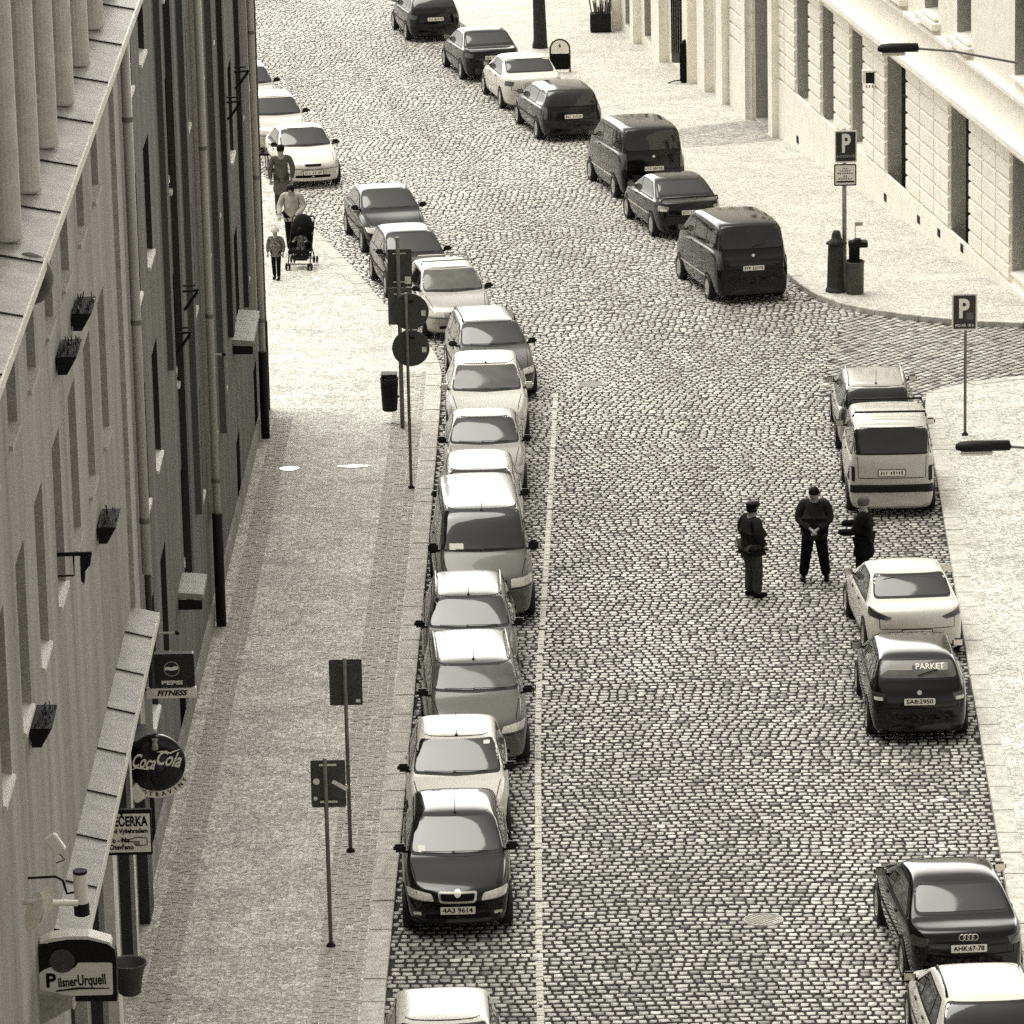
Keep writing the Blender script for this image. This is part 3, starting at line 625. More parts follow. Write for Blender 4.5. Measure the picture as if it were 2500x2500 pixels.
def patch(bv, pts, view, off=.004, step=.05):
    """mesh laid on the body: polygon drawn in a side/front/rear/top view, pressed onto the surface"""
    pts = [Vector((p[0], p[1])) for p in pts]; x0, x1 = min(p.x for p in pts), max(p.x for p in pts); y0, y1 = min(p.y for p in pts), max(p.y for p in pts)
    n = len(pts); P2 = []
    idx = []
    for i in range(n):
        a, b = pts[i], pts[(i+1) % n]; m_ = max(1, int((b-a).length/step))
        for k in range(m_): P2.append(a.lerp(b, k/m_))
    nb = len(P2); edges = [(i, (i+1) % nb) for i in range(nb)]
    x = x0+step/2
    while x < x1:
        y = y0+step/2
        while y < y1: P2.append(Vector((x, y))); y += step
        x += step
    v2, e2, f2, *_ = delaunay_2d_cdt(P2, edges, [], 1, 1e-5)
    D = {'front': Vector((0,-1,0)), 'rear': Vector((0,1,0)), 'left': Vector((1,0,0)), 'right': Vector((-1,0,0)), 'top': Vector((0,0,-1))}[view]
    vs = []
    for p in v2:
        if view in ('front', 'rear'): o = Vector((p.x, 0, p.y)) - D*6
        elif view in ('left', 'right'): o = Vector((0, p.x, p.y)) - D*6
        else: o = Vector((p.x, p.y, 0)) - D*6
        h, nn, _, _ = bv.ray_cast(o, D)
        if h is None:
            q = o + D*5.2; h, nn, _, _ = bv.find_nearest(q); 
            if h is None: h, nn = q, -D
        if nn.dot(D) > 0: nn = -nn
        vs.append(h + nn*off)
    return vs, [tuple(f) for f in f2], D
def add_patch(bv, name, pts, view, m_, parent, off=.004, step=.05, thick=0):
    vs, fs, D = patch(bv, pts, view, off, step)
    me = bpy.data.meshes.new(name); me.from_pydata(vs, [], fs); bm = bmesh.new(); bm.from_mesh(me)
    for f in bm.faces:
        if f.normal.dot(D) > 0: f.normal_flip()
    if thick: bmesh.ops.solidify(bm, geom=bm.faces[:], thickness=thick)
    bm.to_mesh(me); bm.free()
    return link(name, me, m_, parent, smooth=True)
WHEELS = {}
def wheel_meshes(kind):
    if kind in WHEELS: return WHEELS[kind]
    rt = .305; M_ = Matrix.Rotation(PI/2, 3, 'Y')
    mb = MB(); mb.lathe([(.19,-.095),(.28,-.10),(rt-.01,-.085),(rt,-.05),(rt,.05),(rt-.01,.085),(.28,.10),(.205,.095),(.20,.06)], n=28, M=M_)
    ty = bpy.data.meshes.new('wheel'); ty.from_pydata(mb.v, [], mb.f)
    mb = MB(); mb.lathe([(.205,.088),(.19,.092),(.17,.05),(.0,.045)], n=28, M=M_)
    ns = 5 if kind else 8
    for i in range(ns):
        a = 2*PI*i/ns
        for s_ in (0,):
            c, s = math.cos(a), math.sin(a); w = .028 if kind else .02
            pts = []
            for r_ in (.03, .19):
                for t in (-w, w):
                    for xx in (.055, .085): pts.append((xx, r_*c-t*s, r_*s+t*c))
            mb.hull8(pts)
    mb.lathe([(.05,.05),(.05,.09),(.03,.095)], n=14, M=M_)
    ri = bpy.data.meshes.new('rim'); ri.from_pydata(mb.v, [], mb.f)
    for me_, m_ in ((ty, M_rubber), (ri, M_rim)):
        bm = bmesh.new(); bm.from_mesh(me_); bmesh.ops.recalc_face_normals(bm, faces=bm.faces); bm.to_mesh(me_); bm.free(); me_.materials.append(m_)
    WHEELS[kind] = (ty, ri); return WHEELS[kind]
FONTS = {}
def text_mesh(txt, size, m_, name, parent, loc, rot, extr=.002, shear=0, bold=0, width=None, mat4=None, alignx='CENTER', sx=1):
    cu = bpy.data.curves.new(name, 'FONT'); cu.body = txt; cu.size = size; cu.extrude = extr; cu.shear = shear; cu.offset = bold; cu.align_x = alignx; cu.align_y = 'CENTER'; cu.resolution_u = 3
    o = bpy.data.objects.new('tmp', cu); COL.objects.link(o); dg = bpy.context.evaluated_depsgraph_get(); dg.update()
    me_ = bpy.data.meshes.new_from_object(o.evaluated_get(dg)); bpy.data.objects.remove(o)
    xs = [v.co.x for v in me_.vertices]
    if width and xs: k = width/(max(xs)-min(xs)); me_.transform(Matrix.Diagonal((k, 1, 1, 1)))
    elif sx != 1: me_.transform(Matrix.Diagonal((sx, 1, 1, 1)))
    me_.transform(Matrix.Translation(loc) @ rot.to_4x4() if mat4 is None else mat4)
    return link(name, me_, m_, parent)
RX90 = Matrix.Rotation(PI/2, 3, 'X'); RZ180 = Matrix.Rotation(PI, 3, 'Z')
def plate(bv, root, front, z, txt, ticks=None, w=.52, h=.115):
    D = Vector((0,-1,0)) if front else Vector((0,1,0)); best = None
    for dx in (-w/2, 0, w/2):
        for dz in (-h/2, h/2):
            hh = bv.ray_cast(Vector((dx, 0, z+dz))-D*6, D)[0]
            if hh is not None: best = hh.y if best is None else (max(best, hh.y) if front else min(best, hh.y))
    s = 1 if front else -1; y = (best or s*2)+s*.015
    rot = (RZ180 @ RX90) if front else RX90       # text readable from outside
    mb = MB(); mb.prism(rrect(-w/2, w/2, -h/2, h/2, .012), -.012, .0); me_m = Matrix.Translation((0, y, z)) @ rot.to_4x4()
    mb.v = [tuple(me_m @ Vector(v)) for v in mb.v]
    f = mb.build('number_plate', M_plate, root)
    mb = MB(); fr = rrect(-w/2-.012, w/2+.012, -h/2-.012, h/2+.012, .014); mb.prism(fr, -.02, -.006); mb.v = [tuple(me_m @ Vector(v)) for v in mb.v]; mb.build('plate_frame', M_ink, f)
    if txt: text_mesh(txt, .098, M_ink, 'lettering', f, Vector((0, y+s*.0015, z)), rot, extr=.001, bold=.0022, width=w*.86)
    elif ticks is not None:       # too small to read in the photograph: worn dark strokes
        mb = MB(); r_ = random.Random(ticks); xx = -w*.40
        for k in range(8):
            if k == 3: xx += .04
            mb.box((xx, r_.uniform(-.006, .006), .0012), (r_.uniform(.012, .030), r_.uniform(.05, .075), .001)); xx += .053
        mb.v = [tuple(me_m @ Vector(v)) for v in mb.v]; mb.build('worn_lettering', M_ink, f)
    return y
def make_car(label, style, Lc, Wc, Hc, pm, x, y, hd, look, front=True, anchor='wt', z_extra=0, opts=()):
    """x,y: where the top edge of the windscreen (anchor wt), of the tailgate glass (rt), the front (f) or the rear (r) stands"""
    c = car_profile(style, Lc, Wc, Hc); me_ = body_mesh(c, roof=opts.get('roof', .80) if isinstance(opts, dict) else .8); bv = bvh_of(me_)
    o_ = opts if isinstance(opts, dict) else {}
    ly = {'wt': Lc/2-c['wt'], 'rt': Lc/2-c['rt'], 'f': Lc/2, 'r': -Lc/2}[anchor]
    Rm = Matrix.Rotation(hd, 3, 'Z'); off = Rm @ Vector((0, ly, 0)); cx, cy = x-off.x, y-off.y
    nm = {'van': 'parked_van', 'mpv': 'parked_car', 'wagon': 'parked_estate_car'}.get(style, 'parked_car')
    t = empty(nm, (cx, cy, gz(cx, cy)+.012), hd, 0)
    t.matrix_world = Matrix.Translation((cx, cy, gz(cx, cy)+.006)) @ Matrix.Rotation(TILT, 4, 'X') @ Matrix.Rotation(hd, 4, 'Z')
    tag(t, label, 'van' if style == 'van' or o_.get('van') else 'car', look)
    body = link('body', me_, pm, t, smooth=True)
    H_, L_, W_ = Hc, Lc, Wc; fh = c['fh']
    def topz(s): return float(np.interp(s, [a for a, b in c['top']], [b for a, b in c['top']]))
    Y = lambda s: L_/2 - s
    rw = W_/2*.80*(.98 if style in ('van', 'mpv') else .93)
    rw = W_/2*o_.get('roof', .80)*(.98 if style in ('van', 'mpv') else .93)
    # windscreen and tailgate glass
    zb = topz(c['wb'])+.045; zt = H_-.075*fh; hb = W_*.405; ht = rw-.035
    gl = o_.get('glass', M_glass)
    g0 = [(-hb-.03, zb-.03), (0, zb-.05), (hb+.03, zb-.03), (ht+.035, zt+.03), (-ht-.035, zt+.03)]
    ws_ = add_patch(bv, 'windscreen', roundpoly([(-hb, zb), (0, zb-.018), (hb, zb), (ht, zt), (-ht, zt)], .06), 'front', gl, t, .007)
    add_patch(bv, 'seal', roundpoly(g0, .07), 'front', M_black, ws_, .003)
    if front:   # cowl and wipers
        mb = MB()
        for s_ in (-1, 1):
            a = Vector((s_*.32-.2, 0, zb+.02)); pts = []
            for k in range(7):
                xx = -.55*W_/1.7+.05+(k/6)*.55 if s_ < 0 else .02+(k/6)*.5
                zz = zb-.012+.006*(k/6)
                h = bv.ray_cast(Vector((xx, 6, zz)), Vector((0,-1,0)))
                if h[0] is not None: pts.append(h[0]+h[1]*.022)
            if len(pts) > 2: mb.tube(pts, .006, 5)
        if mb.v: mb.build('wiper', M_black, t)
    r0, r1 = c['rt'], c['rb']
    zb2 = topz(r1)+.05 if style == 'sedan' else topz(r1)+.06; zt2 = topz(r0)-.045; hb2 = W_*.385 if style != 'van' else W_*.37; ht2 = rw-.05
    if style in ('van', 'mpv') or o_.get('boxy'): zb2 = .98*fh if style != 'van' else .82*fh; hb2 = W_*.40; ht2 = rw-.02; zt2 = topz(r0)-.07
    if style == 'wagon': zb2 = .97*fh; hb2 = W_*.395; ht2 = rw-.03
    rg = add_patch(bv, 'rear_window', roundpoly([(-hb2, zb2), (hb2, zb2), (ht2, zt2), (-ht2, zt2)], .08), 'rear', o_.get('rglass', M_glass), t, .007)
    add_patch(bv, 'seal', roundpoly([(-hb2-.03, zb2-.03), (hb2+.03, zb2-.03), (ht2+.03, zt2+.03), (-ht2-.03, zt2+.03)], .09), 'rear', M_black, rg, .003)
    # side windows
    bz = (.945*fh if style != 'van' else .86*fh); tz = H_-.15*fh if style != 'van' else H_-.2
    f0, f1 = Y(c['wb']+.30), Y(c['wt']+.10); e1 = {'hatch': Y(c['rt']-.25), 'sedan': Y(c['rt']-.14), 'wagon': Y(c['rt']+.0), 'mpv': Y(c['rt']-.0), 'van': Y(c['rt']-.08)}[style]; e0 = {'hatch': Y(c['rb']-.38), 'sedan': Y(c['rb']-.22), 'wagon': Y(c['rb']-.22), 'mpv': Y(c['rb']-.22), 'van': Y(c['rb']-.2)}[style]
    cuts = [Y(L_*.50)] + ([Y(L_*.735)] if style in ('wagon', 'mpv', 'hatch', 'van') else [])
    for side in ('left', 'right'):
        zz = lambda yy: (bz, tz)
        bounds_b = [f0] + [cc for cc in cuts] + [e0]; bounds_t = [f1] + [cc+.02 for cc in cuts] + [e1]
        for k in range(len(bounds_b)-1):
            gp = .03 if k else 0
            q = [(bounds_b[k]-gp, bz), (bounds_t[k]-gp, tz), (bounds_t[k+1]+(.03 if k < len(bounds_b)-2 else 0), tz), (bounds_b[k+1]+(.03 if k < len(bounds_b)-2 else 0), bz+.02)]
            if q[0][0]-q[3][0] < .12 and q[1][0]-q[2][0] < .12: continue
            add_patch(bv, 'side_window', roundpoly(q, .05), side, M_glass, t, .006)
        add_patch(bv, 'window_frame', roundpoly([(f0+.05, bz-.03), (f1+.02, tz+.02), (e1-.03, tz+.02), (e0-.05, bz-.02)], .06), side, M_black, t, .0025)
        # door seams, sill, side strip, wheel arches
        for s_ in (L_*.285, L_*.50, L_*.70):
            add_patch(bv, 'door_seam', [(Y(s_)-.006, .34), (Y(s_)+.006, .34), (Y(s_)+.006, bz-.03), (Y(s_)-.006, bz-.03)], side, M_ink, t, .003, step=.08)
        add_patch(bv, 'side_strip', [(Y(L_*.22), .53), (Y(L_*.22), .575), (Y(L_*.76), .575), (Y(L_*.76), .53)], side, o_.get('strip', M_black), t, .008, step=.08)
        for s_ in (L_*.45, L_*.66): add_patch(bv, 'door_handle', rrect(Y(s_)-.07, Y(s_)+.07, bz-.115, bz-.085, .012), side, o_.get('handle', M_black), t, .02, thick=.015)
        for s_ in (L_*.195, L_*.805):
            add_patch(bv, 'wheel_arch', [(Y(s_)+.36*math.cos(a), .30+.36*math.sin(a)) for a in np.linspace(-.35, PI+.35, 22)], side, M_ink, t, .004)
    kind = 1 if o_.get('alloy') else 0; ty, ri = wheel_meshes(kind)
    for s_ in (L_*.195, L_*.805):
        for sx in (-1, 1):
            w_ = link('wheel', ty, None, t, smooth=True); w_.location = (sx*(W_/2-.095), Y(s_), .300)
            if sx < 0: w_.rotation_euler = (0, 0, PI)
            r_ = link('rim', ri, None, w_)
    # mirrors
    ym = Y(c['wb']+.30); zm = bz+.06
    for sx in (-1, 1):
        h = bv.ray_cast(Vector((sx*6, ym, zm)), Vector((-sx, 0, 0)))[0]; xb = abs(h.x) if h is not None else W_/2*.9
        big = 1.5 if style == 'van' else 1.0
        mb = MB(); cx_ = sx*(xb+.13); mb.box((cx_, ym, zm+.02), (.19, .10, .13*big)); mm = mb.build('mirror', o_.get('mirror', M_black), t, smooth=False, bevel=.035)
        mb = MB(); mb.box((sx*(xb+.02), ym+.01, zm-.03), (.10, .05, .04)); mb.build('mirror_arm', M_black, mm)
        mb = MB(); mb.box((cx_, ym-.052, zm+.02), (.15, .004, .10*big)); mb.build('mirror_glass', M_chrome, mm)
    lz = .62*fh if style != 'van' else .56*fh
    if style == 'mpv': lz = .66*fh
    if front:
        for sx in (-1, 1):
            pts = o_.get('lamp') or [(.36, lz-.055), (.40, lz+.045), (.70, lz+.085), (.785, lz+.055), (.75, lz-.045)]
            k = W_/1.7; q = [(sx*px*k, pz) for px, pz in pts]
            if sx < 0: q = q[::-1]
            hl = add_patch(bv, 'headlight', roundpoly(q, .03), 'front', M_lamp, t, .006)
            add_patch(bv, 'fog_light', rrect(sx*.62*k-.06, sx*.62*k+.06, .335, .385, .02), 'front', M_lamp, t, .006) if o_.get('fog') else None
        g = o_.get('grille', (.27, lz-.05, lz+.05)); gw, ga, gb = g[0]*W_/1.7, g[1], g[2]
        gr = add_patch(bv, 'grille', roundpoly([(-gw*.92, ga), (gw*.92, ga), (gw, gb), (-gw, gb)], .03), 'front', M_ink, t, .010)
        if o_.get('chrome'):
            add_patch(bv, 'grille_surround', roundpoly([(-gw*.92-.03, ga-.03), (gw*.92+.03, ga-.03), (gw+.035, gb+.028), (-gw-.035, gb+.028)], .05), 'front', M_chrome, gr, .006)
            add_patch(bv, 'badge', [(.05*math.cos(a), gb+.0+.05*math.sin(a)) for a in np.linspace(0, 2*PI, 18, endpoint=False)], 'front', M_chrome, gr, .016)
        add_patch(bv, 'bumper_intake', rrect(-.50*W_/1.7, .50*W_/1.7, .285, .355, .02), 'front', M_ink, t, .004)
        add_patch(bv, 'bumper_seam', [(-W_*.46, lz-.095), (W_*.46, lz-.095), (W_*.46, lz-.08), (-W_*.46, lz-.08)], 'front', M_ink, t, .003)
        plate(bv, t, True, .43 if style != 'van' else .36, o_.get('plate'), o_.get('ticks', 1))
        # bonnet gap lines
        for sx in (-1, 1):
            a = W_*.36; b = W_*.41
            q = [(sx*a, Y(.30)), (sx*(a+.014), Y(.30)), (sx*(b+.014), Y(c['wb']-.10)), (sx*b, Y(c['wb']-.10))]
            add_patch(bv, 'bonnet_gap', q if sx > 0 else q[::-1], 'top', M_ink, t, .002, step=.07)
    else:
        tm = o_.get('tail', M_tail); k = W_/1.7
        pts = o_.get('taillamp') or ([(.60, .72*fh), (.55, .84*fh), (.77, .86*fh), (.79, .72*fh)] if style in ('hatch', 'sedan') else [(.66, .62*fh), (.66, .93*fh), (.76, .95*fh), (.80, .62*fh)])
        for sx in (-1, 1):
            q = [(sx*px*k, pz) for px, pz in pts]
            tl_ = add_patch(bv, 'taillight', roundpoly(q if sx < 0 else q[::-1], .025), 'rear', tm, t, .007)
            if o_.get('tail2'):
                mx, mz = sum(p[0] for p in q)/4, min(p[1] for p in q)+.035
                add_patch(bv, 'reversing_lamp', rrect(mx-.07, mx+.07, mz-.028, mz+.028, .012), 'rear', M_lamp, tl_, .011)
        add_patch(bv, 'tailgate_seam', [(-W_*.36, .60*fh), (W_*.36, .60*fh), (W_*.36, .612*fh), (-W_*.36, .612*fh)], 'rear', M_ink, t, .003)
        for sx in (-1, 1): add_patch(bv, 'tailgate_seam', [(sx*W_*.375, .60*fh), (sx*W_*.375+.012, .60*fh), (sx*W_*.385+.012, .93*fh), (sx*W_*.385, .93*fh)], 'rear', M_ink, t, .003)
        if o_.get('bumper'): add_patch(bv, 'bumper_strip', rrect(-W_*.46, W_*.46, o_['bumper'][0], o_['bumper'][1], .02), 'rear', M_black, t, .015, thick=.02)
        plate(bv, t, False, o_.get('platez', .72*fh), o_.get('plate'), o_.get('ticks', 1))
        if o_.get('wiper'):
            pts = []
            for k_ in range(6):
                xx = -.02+.34*k_/5; h = bv.ray_cast(Vector((xx, -6, zb2+.03+.015*k_)), Vector((0,1,0)))
                if h[0] is not None: pts.append(h[0]+h[1]*.03)
            if len(pts) > 2: mb = MB(); mb.tube(pts, .011, 6); mb.build('wiper', M_black, t)
        if o_.get('words'):     # lettering stuck along the top of the tailgate glass
            w_ = text_mesh(o_['words'], .11, M_plate, 'window_lettering', rg, Vector((0, 0, 0)), RX90, extr=0, bold=.001, width=.48)
            for v in w_.data.vertices:
                xx, zz = v.co.x+.20, v.co.z+zt2-.085; h = bv.ray_cast(Vector((xx, -6, zz)), Vector((0, 1, 0)))
                v.co = h[0]+h[1]*.014 if h[0] is not None else Vector((xx, 0, zz))
            add_patch(bv, 'window_sticker', rrect(.28, .50, zb2+.10, zb2+.20, .01), 'rear', mat('faded_sticker', .25, rough=.6), rg, .012)
            add_patch(bv, 'window_sticker', rrect(-.48, -.10, zt2-.13, zt2-.06, .01), 'rear', mat('faded_sticker', .25, rough=.6), rg, .012)
        if o_.get('rings'):
            h = bv.ray_cast(Vector((0, -6, .86*fh)), Vector((0, 1, 0)))[0]; mb = MB()
            for k_ in range(4): mb.tube([((k_-1.5)*.062+.045*math.cos(a), h.y-.012, .86*fh+.045*math.sin(a)) for a in np.linspace(0, 2*PI, 17)], .006, 5)
            mb.build('ring_badge', M_chrome, t)
        if o_.get('spoiler'):
            z = topz(c['rb']+.35)+.10; mb = MB(); ys_ = Y(L_-.12)
            mb.tube([(-W_*.42, ys_+.10, z-.10), (-W_*.40, ys_, z), (0, ys_-.06, z+.01), (W_*.40, ys_, z), (W_*.42, ys_+.10, z-.10)], .025, 8); mb.build('spoiler', pm, t, smooth=True)
        if o_.get('badge'):
            add_patch(bv, 'badge', [(.04*math.cos(a), .86*fh+.035*math.sin(a)) for a in np.linspace(0, 2*PI, 14, endpoint=False)], 'rear', M_chrome, t, .01)
    # roof things
    def onroof(xx, yy): 
        h = bv.ray_cast(Vector((xx, yy, 6)), Vector((0,0,-1)))[0]; return h.z if h is not None else H_
    if o_.get('rails'):
        for sx in (-1, 1):
            a, b = Y(c['wt']+.18), Y(c['rt']-.15); pts = []
            for k_ in range(9):
                yy = a+(b-a)*k_/8; zz = onroof(sx*(rw-.06), yy); lift = .0 if k_ in (0, 8) else .065; pts.append((sx*(rw-.055), yy, zz+lift+.01))
            mb = MB(); mb.tube(pts, .017, 8); mb.build('roof_rail', o_.get('railmat', M_rim), t, smooth=True)
    if o_.get('bars'):
        for yy in (Y(c['wt']+.35), Y(c['rt']-.55 if c['rt']-c['wt'] > 1.3 else c['rt']-.3)):
            z = onroof(0, yy)+.09; mb = MB(); mb.tube([(-rw+.02, yy, z-.09), (-rw+.05, yy, z), (rw-.05, yy, z), (rw-.02, yy, z-.09)], .022, 8); mb.build('roof_bar', o_['bars'], t, smooth=True)
    if o_.get('antenna'):
        ya = Y(c['wt']+.08) if o_['antenna'] == 'front' else Y(c['rt']-.12); z = onroof(0, ya); d = -1
        mb = MB(); mb.lathe([(.03, 0), (.022, .02), (.008, .035)], (0, ya, z-.003), 10); mb.tube([(0, ya, z+.02), (0, ya+d*.16, z+.34)], [.006, .003], 6); mb.build('antenna', M_black, t)
    if o_.get('sunroof'):
        add_patch(bv, 'sunroof', rrect(-rw*.55, rw*.55, Y(c['wt']+.75), Y(c['wt']+.25), .05), 'top', M_glassl, t, .004)
    if o_.get('sticker'):
        for xx, zz, w_, h_ in o_['sticker']: add_patch(bv, 'windscreen_sticker', rrect(xx-w_, xx+w_, zz-h_, zz+h_, .008), 'front', M_plate, ws_, .011)
    return t, bv, c
LG = 'cars parked nose to the camera along the left kerb'; RG = 'cars parked tail to the camera along the right kerb'; UG = 'cars parked tail to the camera along the upper pavement'
D_ = R
def LC(lb, st, L_, W_, H_, pm, x, y, a, **o): return make_car(lb, st, L_, W_, H_, pm, x, y, PI+R(a), LG, True, o.pop('anchor', 'wt'), opts=o)
def RC(lb, st, L_, W_, H_, pm, x, y, a, grp=RG, **o): return make_car(lb, st, L_, W_, H_, pm, x, y, R(a), grp, False, o.pop('anchor', 'rt'), opts=o)
# left row, from the camera away
LC('white car whose roof just shows at the bottom edge of the left row', 'hatch', 4.0, 1.66, 1.42, P_white, -1.08, 66.4, 1)
LC('black hatchback with framed grille at the near end of the left row', 'hatch', 3.98, 1.65, 1.43, P_black, -.97, 76.15, 1.0, plate='4A3 9614', chrome=True, fog=True, antenna='front', sticker=[(.52, 1.04, .05, .035)])
LC('white hatchback parked directly behind the black hatchback with framed grille', 'hatch', 3.85, 1.66, 1.42, P_white, -.97, 80.55, .5, antenna='front', sticker=[(-.48, 1.30, .05, .02)])
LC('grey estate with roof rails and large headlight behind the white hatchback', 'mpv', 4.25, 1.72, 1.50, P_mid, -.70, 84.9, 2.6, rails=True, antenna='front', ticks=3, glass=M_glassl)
LC('grey estate with roof rails parked right in front of the grey van', 'wagon', 4.35, 1.70, 1.46, P_mid, -.80, 89.61, .8, rails=True, antenna='front', ticks=4)
LC('tall grey van with big black mirrors in the left row', 'van', 4.75, 1.84, 1.93, P_mid, -.56, 94.34, 2.4, ticks=5, sticker=[(.50, 1.30, .13, .05)], antenna='front', lamp=[(.42, .70), (.42, .84), (.74, .86), (.80, .82), (.80, .70)], grille=(.36, .71, .83))
LC('pale boxy estate mostly hidden behind the grey van', 'wagon', 4.3, 1.68, 1.42, P_lsilver, -.61, 99.83, .8, ticks=6)
LC('silver boxy hatchback with a sunroof and vent slot in its bonnet', 'sedan', 4.25, 1.68, 1.41, P_silver, -.53, 104.78, .3, sunroof=True, ticks=7)
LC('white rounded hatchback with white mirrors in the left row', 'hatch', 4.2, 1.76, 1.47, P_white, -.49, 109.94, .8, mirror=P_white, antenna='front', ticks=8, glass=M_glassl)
LC('dark estate with black roof rails and silver bonnet at the kerb bend', 'wagon', 4.4, 1.72, 1.46, P_grey, -.40, 114.59, 6.5, rails=True, railmat=M_black, ticks=9)
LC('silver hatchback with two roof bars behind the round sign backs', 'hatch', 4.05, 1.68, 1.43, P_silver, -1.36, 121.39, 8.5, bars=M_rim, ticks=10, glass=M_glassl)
LC('dark hatchback partly hidden by the rectangular sign back', 'hatch', 3.9, 1.62, 1.42, P_dark, -2.34, 126.34, 9.5, ticks=11)
LC('dark saloon with shining roof at the far end of the slanting kerb', 'sedan', 4.4, 1.70, 1.42, P_dark, -3.05, 132.62, 10, ticks=12)
LC('white car with narrow grille nearest to the woman with the pushchair', 'sedan', 4.15, 1.64, 1.41, P_white, -5.53, 142.87, 10.5, ticks=13, grille=(.24, .60, .66))
LC('pale car half hidden by the grey house, behind the narrow grille car', 'hatch', 4.0, 1.65, 1.42, P_lsilver, -6.55, 148.6, 10.5, ticks=14)
LC('farthest pale car peeping past the grey house corner', 'hatch', 4.0, 1.65, 1.42, P_silver, -7.60, 154.6, 10.5, ticks=15)
# right row near
RC('white car with dark roof line at the bottom right corner', 'hatch', 4.0, 1.68, 1.42, P_white, 6.32, 66.9, 2, rails=True, railmat=M_black)
RC('black saloon with four ring badge at the lower right', 'sedan', 4.5, 1.73, 1.41, P_black, 6.33, 72.37, 3.5, plate='AHK:67-78', platez=.70, alloy=True, ticks=16, rings=True)
RC('black hatchback with lettered rear window and plate 5A8 2950', 'hatch', 4.15, 1.70, 1.44, P_black, 6.76, 84.95, 0, plate='5A8:2950', tail=M_tail, tail2=True, wiper=True, badge=True, rglass=M_glassl, handle=P_black, words='PARKET')
RC('white coupe with folding roof and slanting dark tail lamps', 'sedan', 4.35, 1.76, 1.41, P_white, 7.08, 90.95, 3, tail=M_tail, mirror=P_white, taillamp=[(.50, .76), (.42, .80), (.78, .93), (.80, .80)], ticks=17, platez=.52, strip=P_white, alloy=True)
RC('pale boxy family van with two roof bars and black bumper strip', 'mpv', 4.1, 1.76, 1.86, P_lsilver, 7.53, 101.15, -1.5, van=1, bars=M_black, bumper=(.50, .66), platez=.90, ticks=18, tail=M_black, taillamp=[(.70, .72), (.70, 1.02), (.80, 1.02), (.83, .72)], roof=.86, boxy=1)
RC('silver estate with roof rails standing ahead of the boxy family van', 'wagon', 4.35, 1.70, 1.45, P_silver, 7.65, 106.9, -1.5, rails=True, antenna='rear', ticks=19)
# upper right row
def UC(*a, **k): return RC(*a, grp=UG, **k)
UC('black people carrier at the near end of the upper row', 'mpv', 4.6, 1.88, 1.92, P_black, 5.90, 123.3, 12, anchor='r', van=1, platez=.86, ticks=20, badge=True, roof=.84, strip=M_chrome, wiper=True)
UC('dark liftback with rear spoiler and pale tail lamps in the upper row', 'sedan', 4.45, 1.76, 1.44, P_dark, 4.75, 132.0, 12, anchor='r', spoiler=True, tail=M_taill, tail2=True, ticks=21, platez=.70, alloy=True, strip=M_chrome)
UC('tall black van between the spoiler liftback and the dark estate', 'mpv', 4.6, 1.86, 1.95, P_black, 3.98, 137.9, 12, anchor='r', van=1, roof=.84, platez=.86, ticks=22, badge=True, strip=M_chrome)
UC('dark estate parked behind the white saloon in the upper row', 'wagon', 4.6, 1.86, 1.48, P_dark, 2.0, 147.9, 11, anchor='r', ticks=23, platez=.72, strip=M_black)
UC('white saloon with dark rear window in the upper row', 'sedan', 4.6, 1.82, 1.46, P_white, .95, 153.7, 10, anchor='r', ticks=24, platez=.75, alloy=True, strip=P_white)
UC('dark saloon ahead of the white saloon in the upper row', 'sedan', 4.5, 1.80, 1.46, P_black, -.25, 159.6, 11, anchor='r', ticks=25, alloy=True)
UC('dark car cut off by the top edge of the picture', 'hatch', 4.2, 1.75, 1.45, P_black, -2.1, 168.4, 10, anchor='r', ticks=26)

# ------------------------------------------------------------------ street furniture and signs
def sign_post(name, px, py, ztop, label, r=.032, lean=0.0, m_=None, cat='sign post', group=None):
    g = at(px, py, .12); t = empty(name, g); tag(t, label, cat, group)
    mb = MB(); mb.tube([(0,0,0), (lean*ztop, 0, ztop)], r, 10); mb.build('pole', m_ or M_steel, t, smooth=True)
    mb = MB(); mb.lathe([(.07,0),(.07,.02),(.05,.05),(r,.06)], (0,0,0), 12); mb.build('base', M_iron, t)
    return t, g
def local_at(g, px, py, dy=0.0):     # position in the post's own frame of what is seen at px,py in the plane of the post
    p = ptY(px, py, g.y+dy); return p - g
def board(t, g, pxl, pyt, pxr, pyb, m_, name='sign_plate', dy=-.04, r=.03, th=.012):
    a = local_at(g, pxl, pyt, dy); b = local_at(g, pxr, pyb, dy); mb = MB(); w = b.x-a.x; h = a.z-b.z
    mb.prism(rrect(-w/2, w/2, -h/2, h/2, r), -th, 0, M=None); mm = Matrix.Translation(((a.x+b.x)/2, dy, (a.z+b.z)/2)) @ RX90.to_4x4()
    mb.v = [tuple(mm @ Vector(v)) for v in mb.v]; return mb.build(name, m_, t), ((a.x+b.x)/2, (a.z+b.z)/2, w, h)
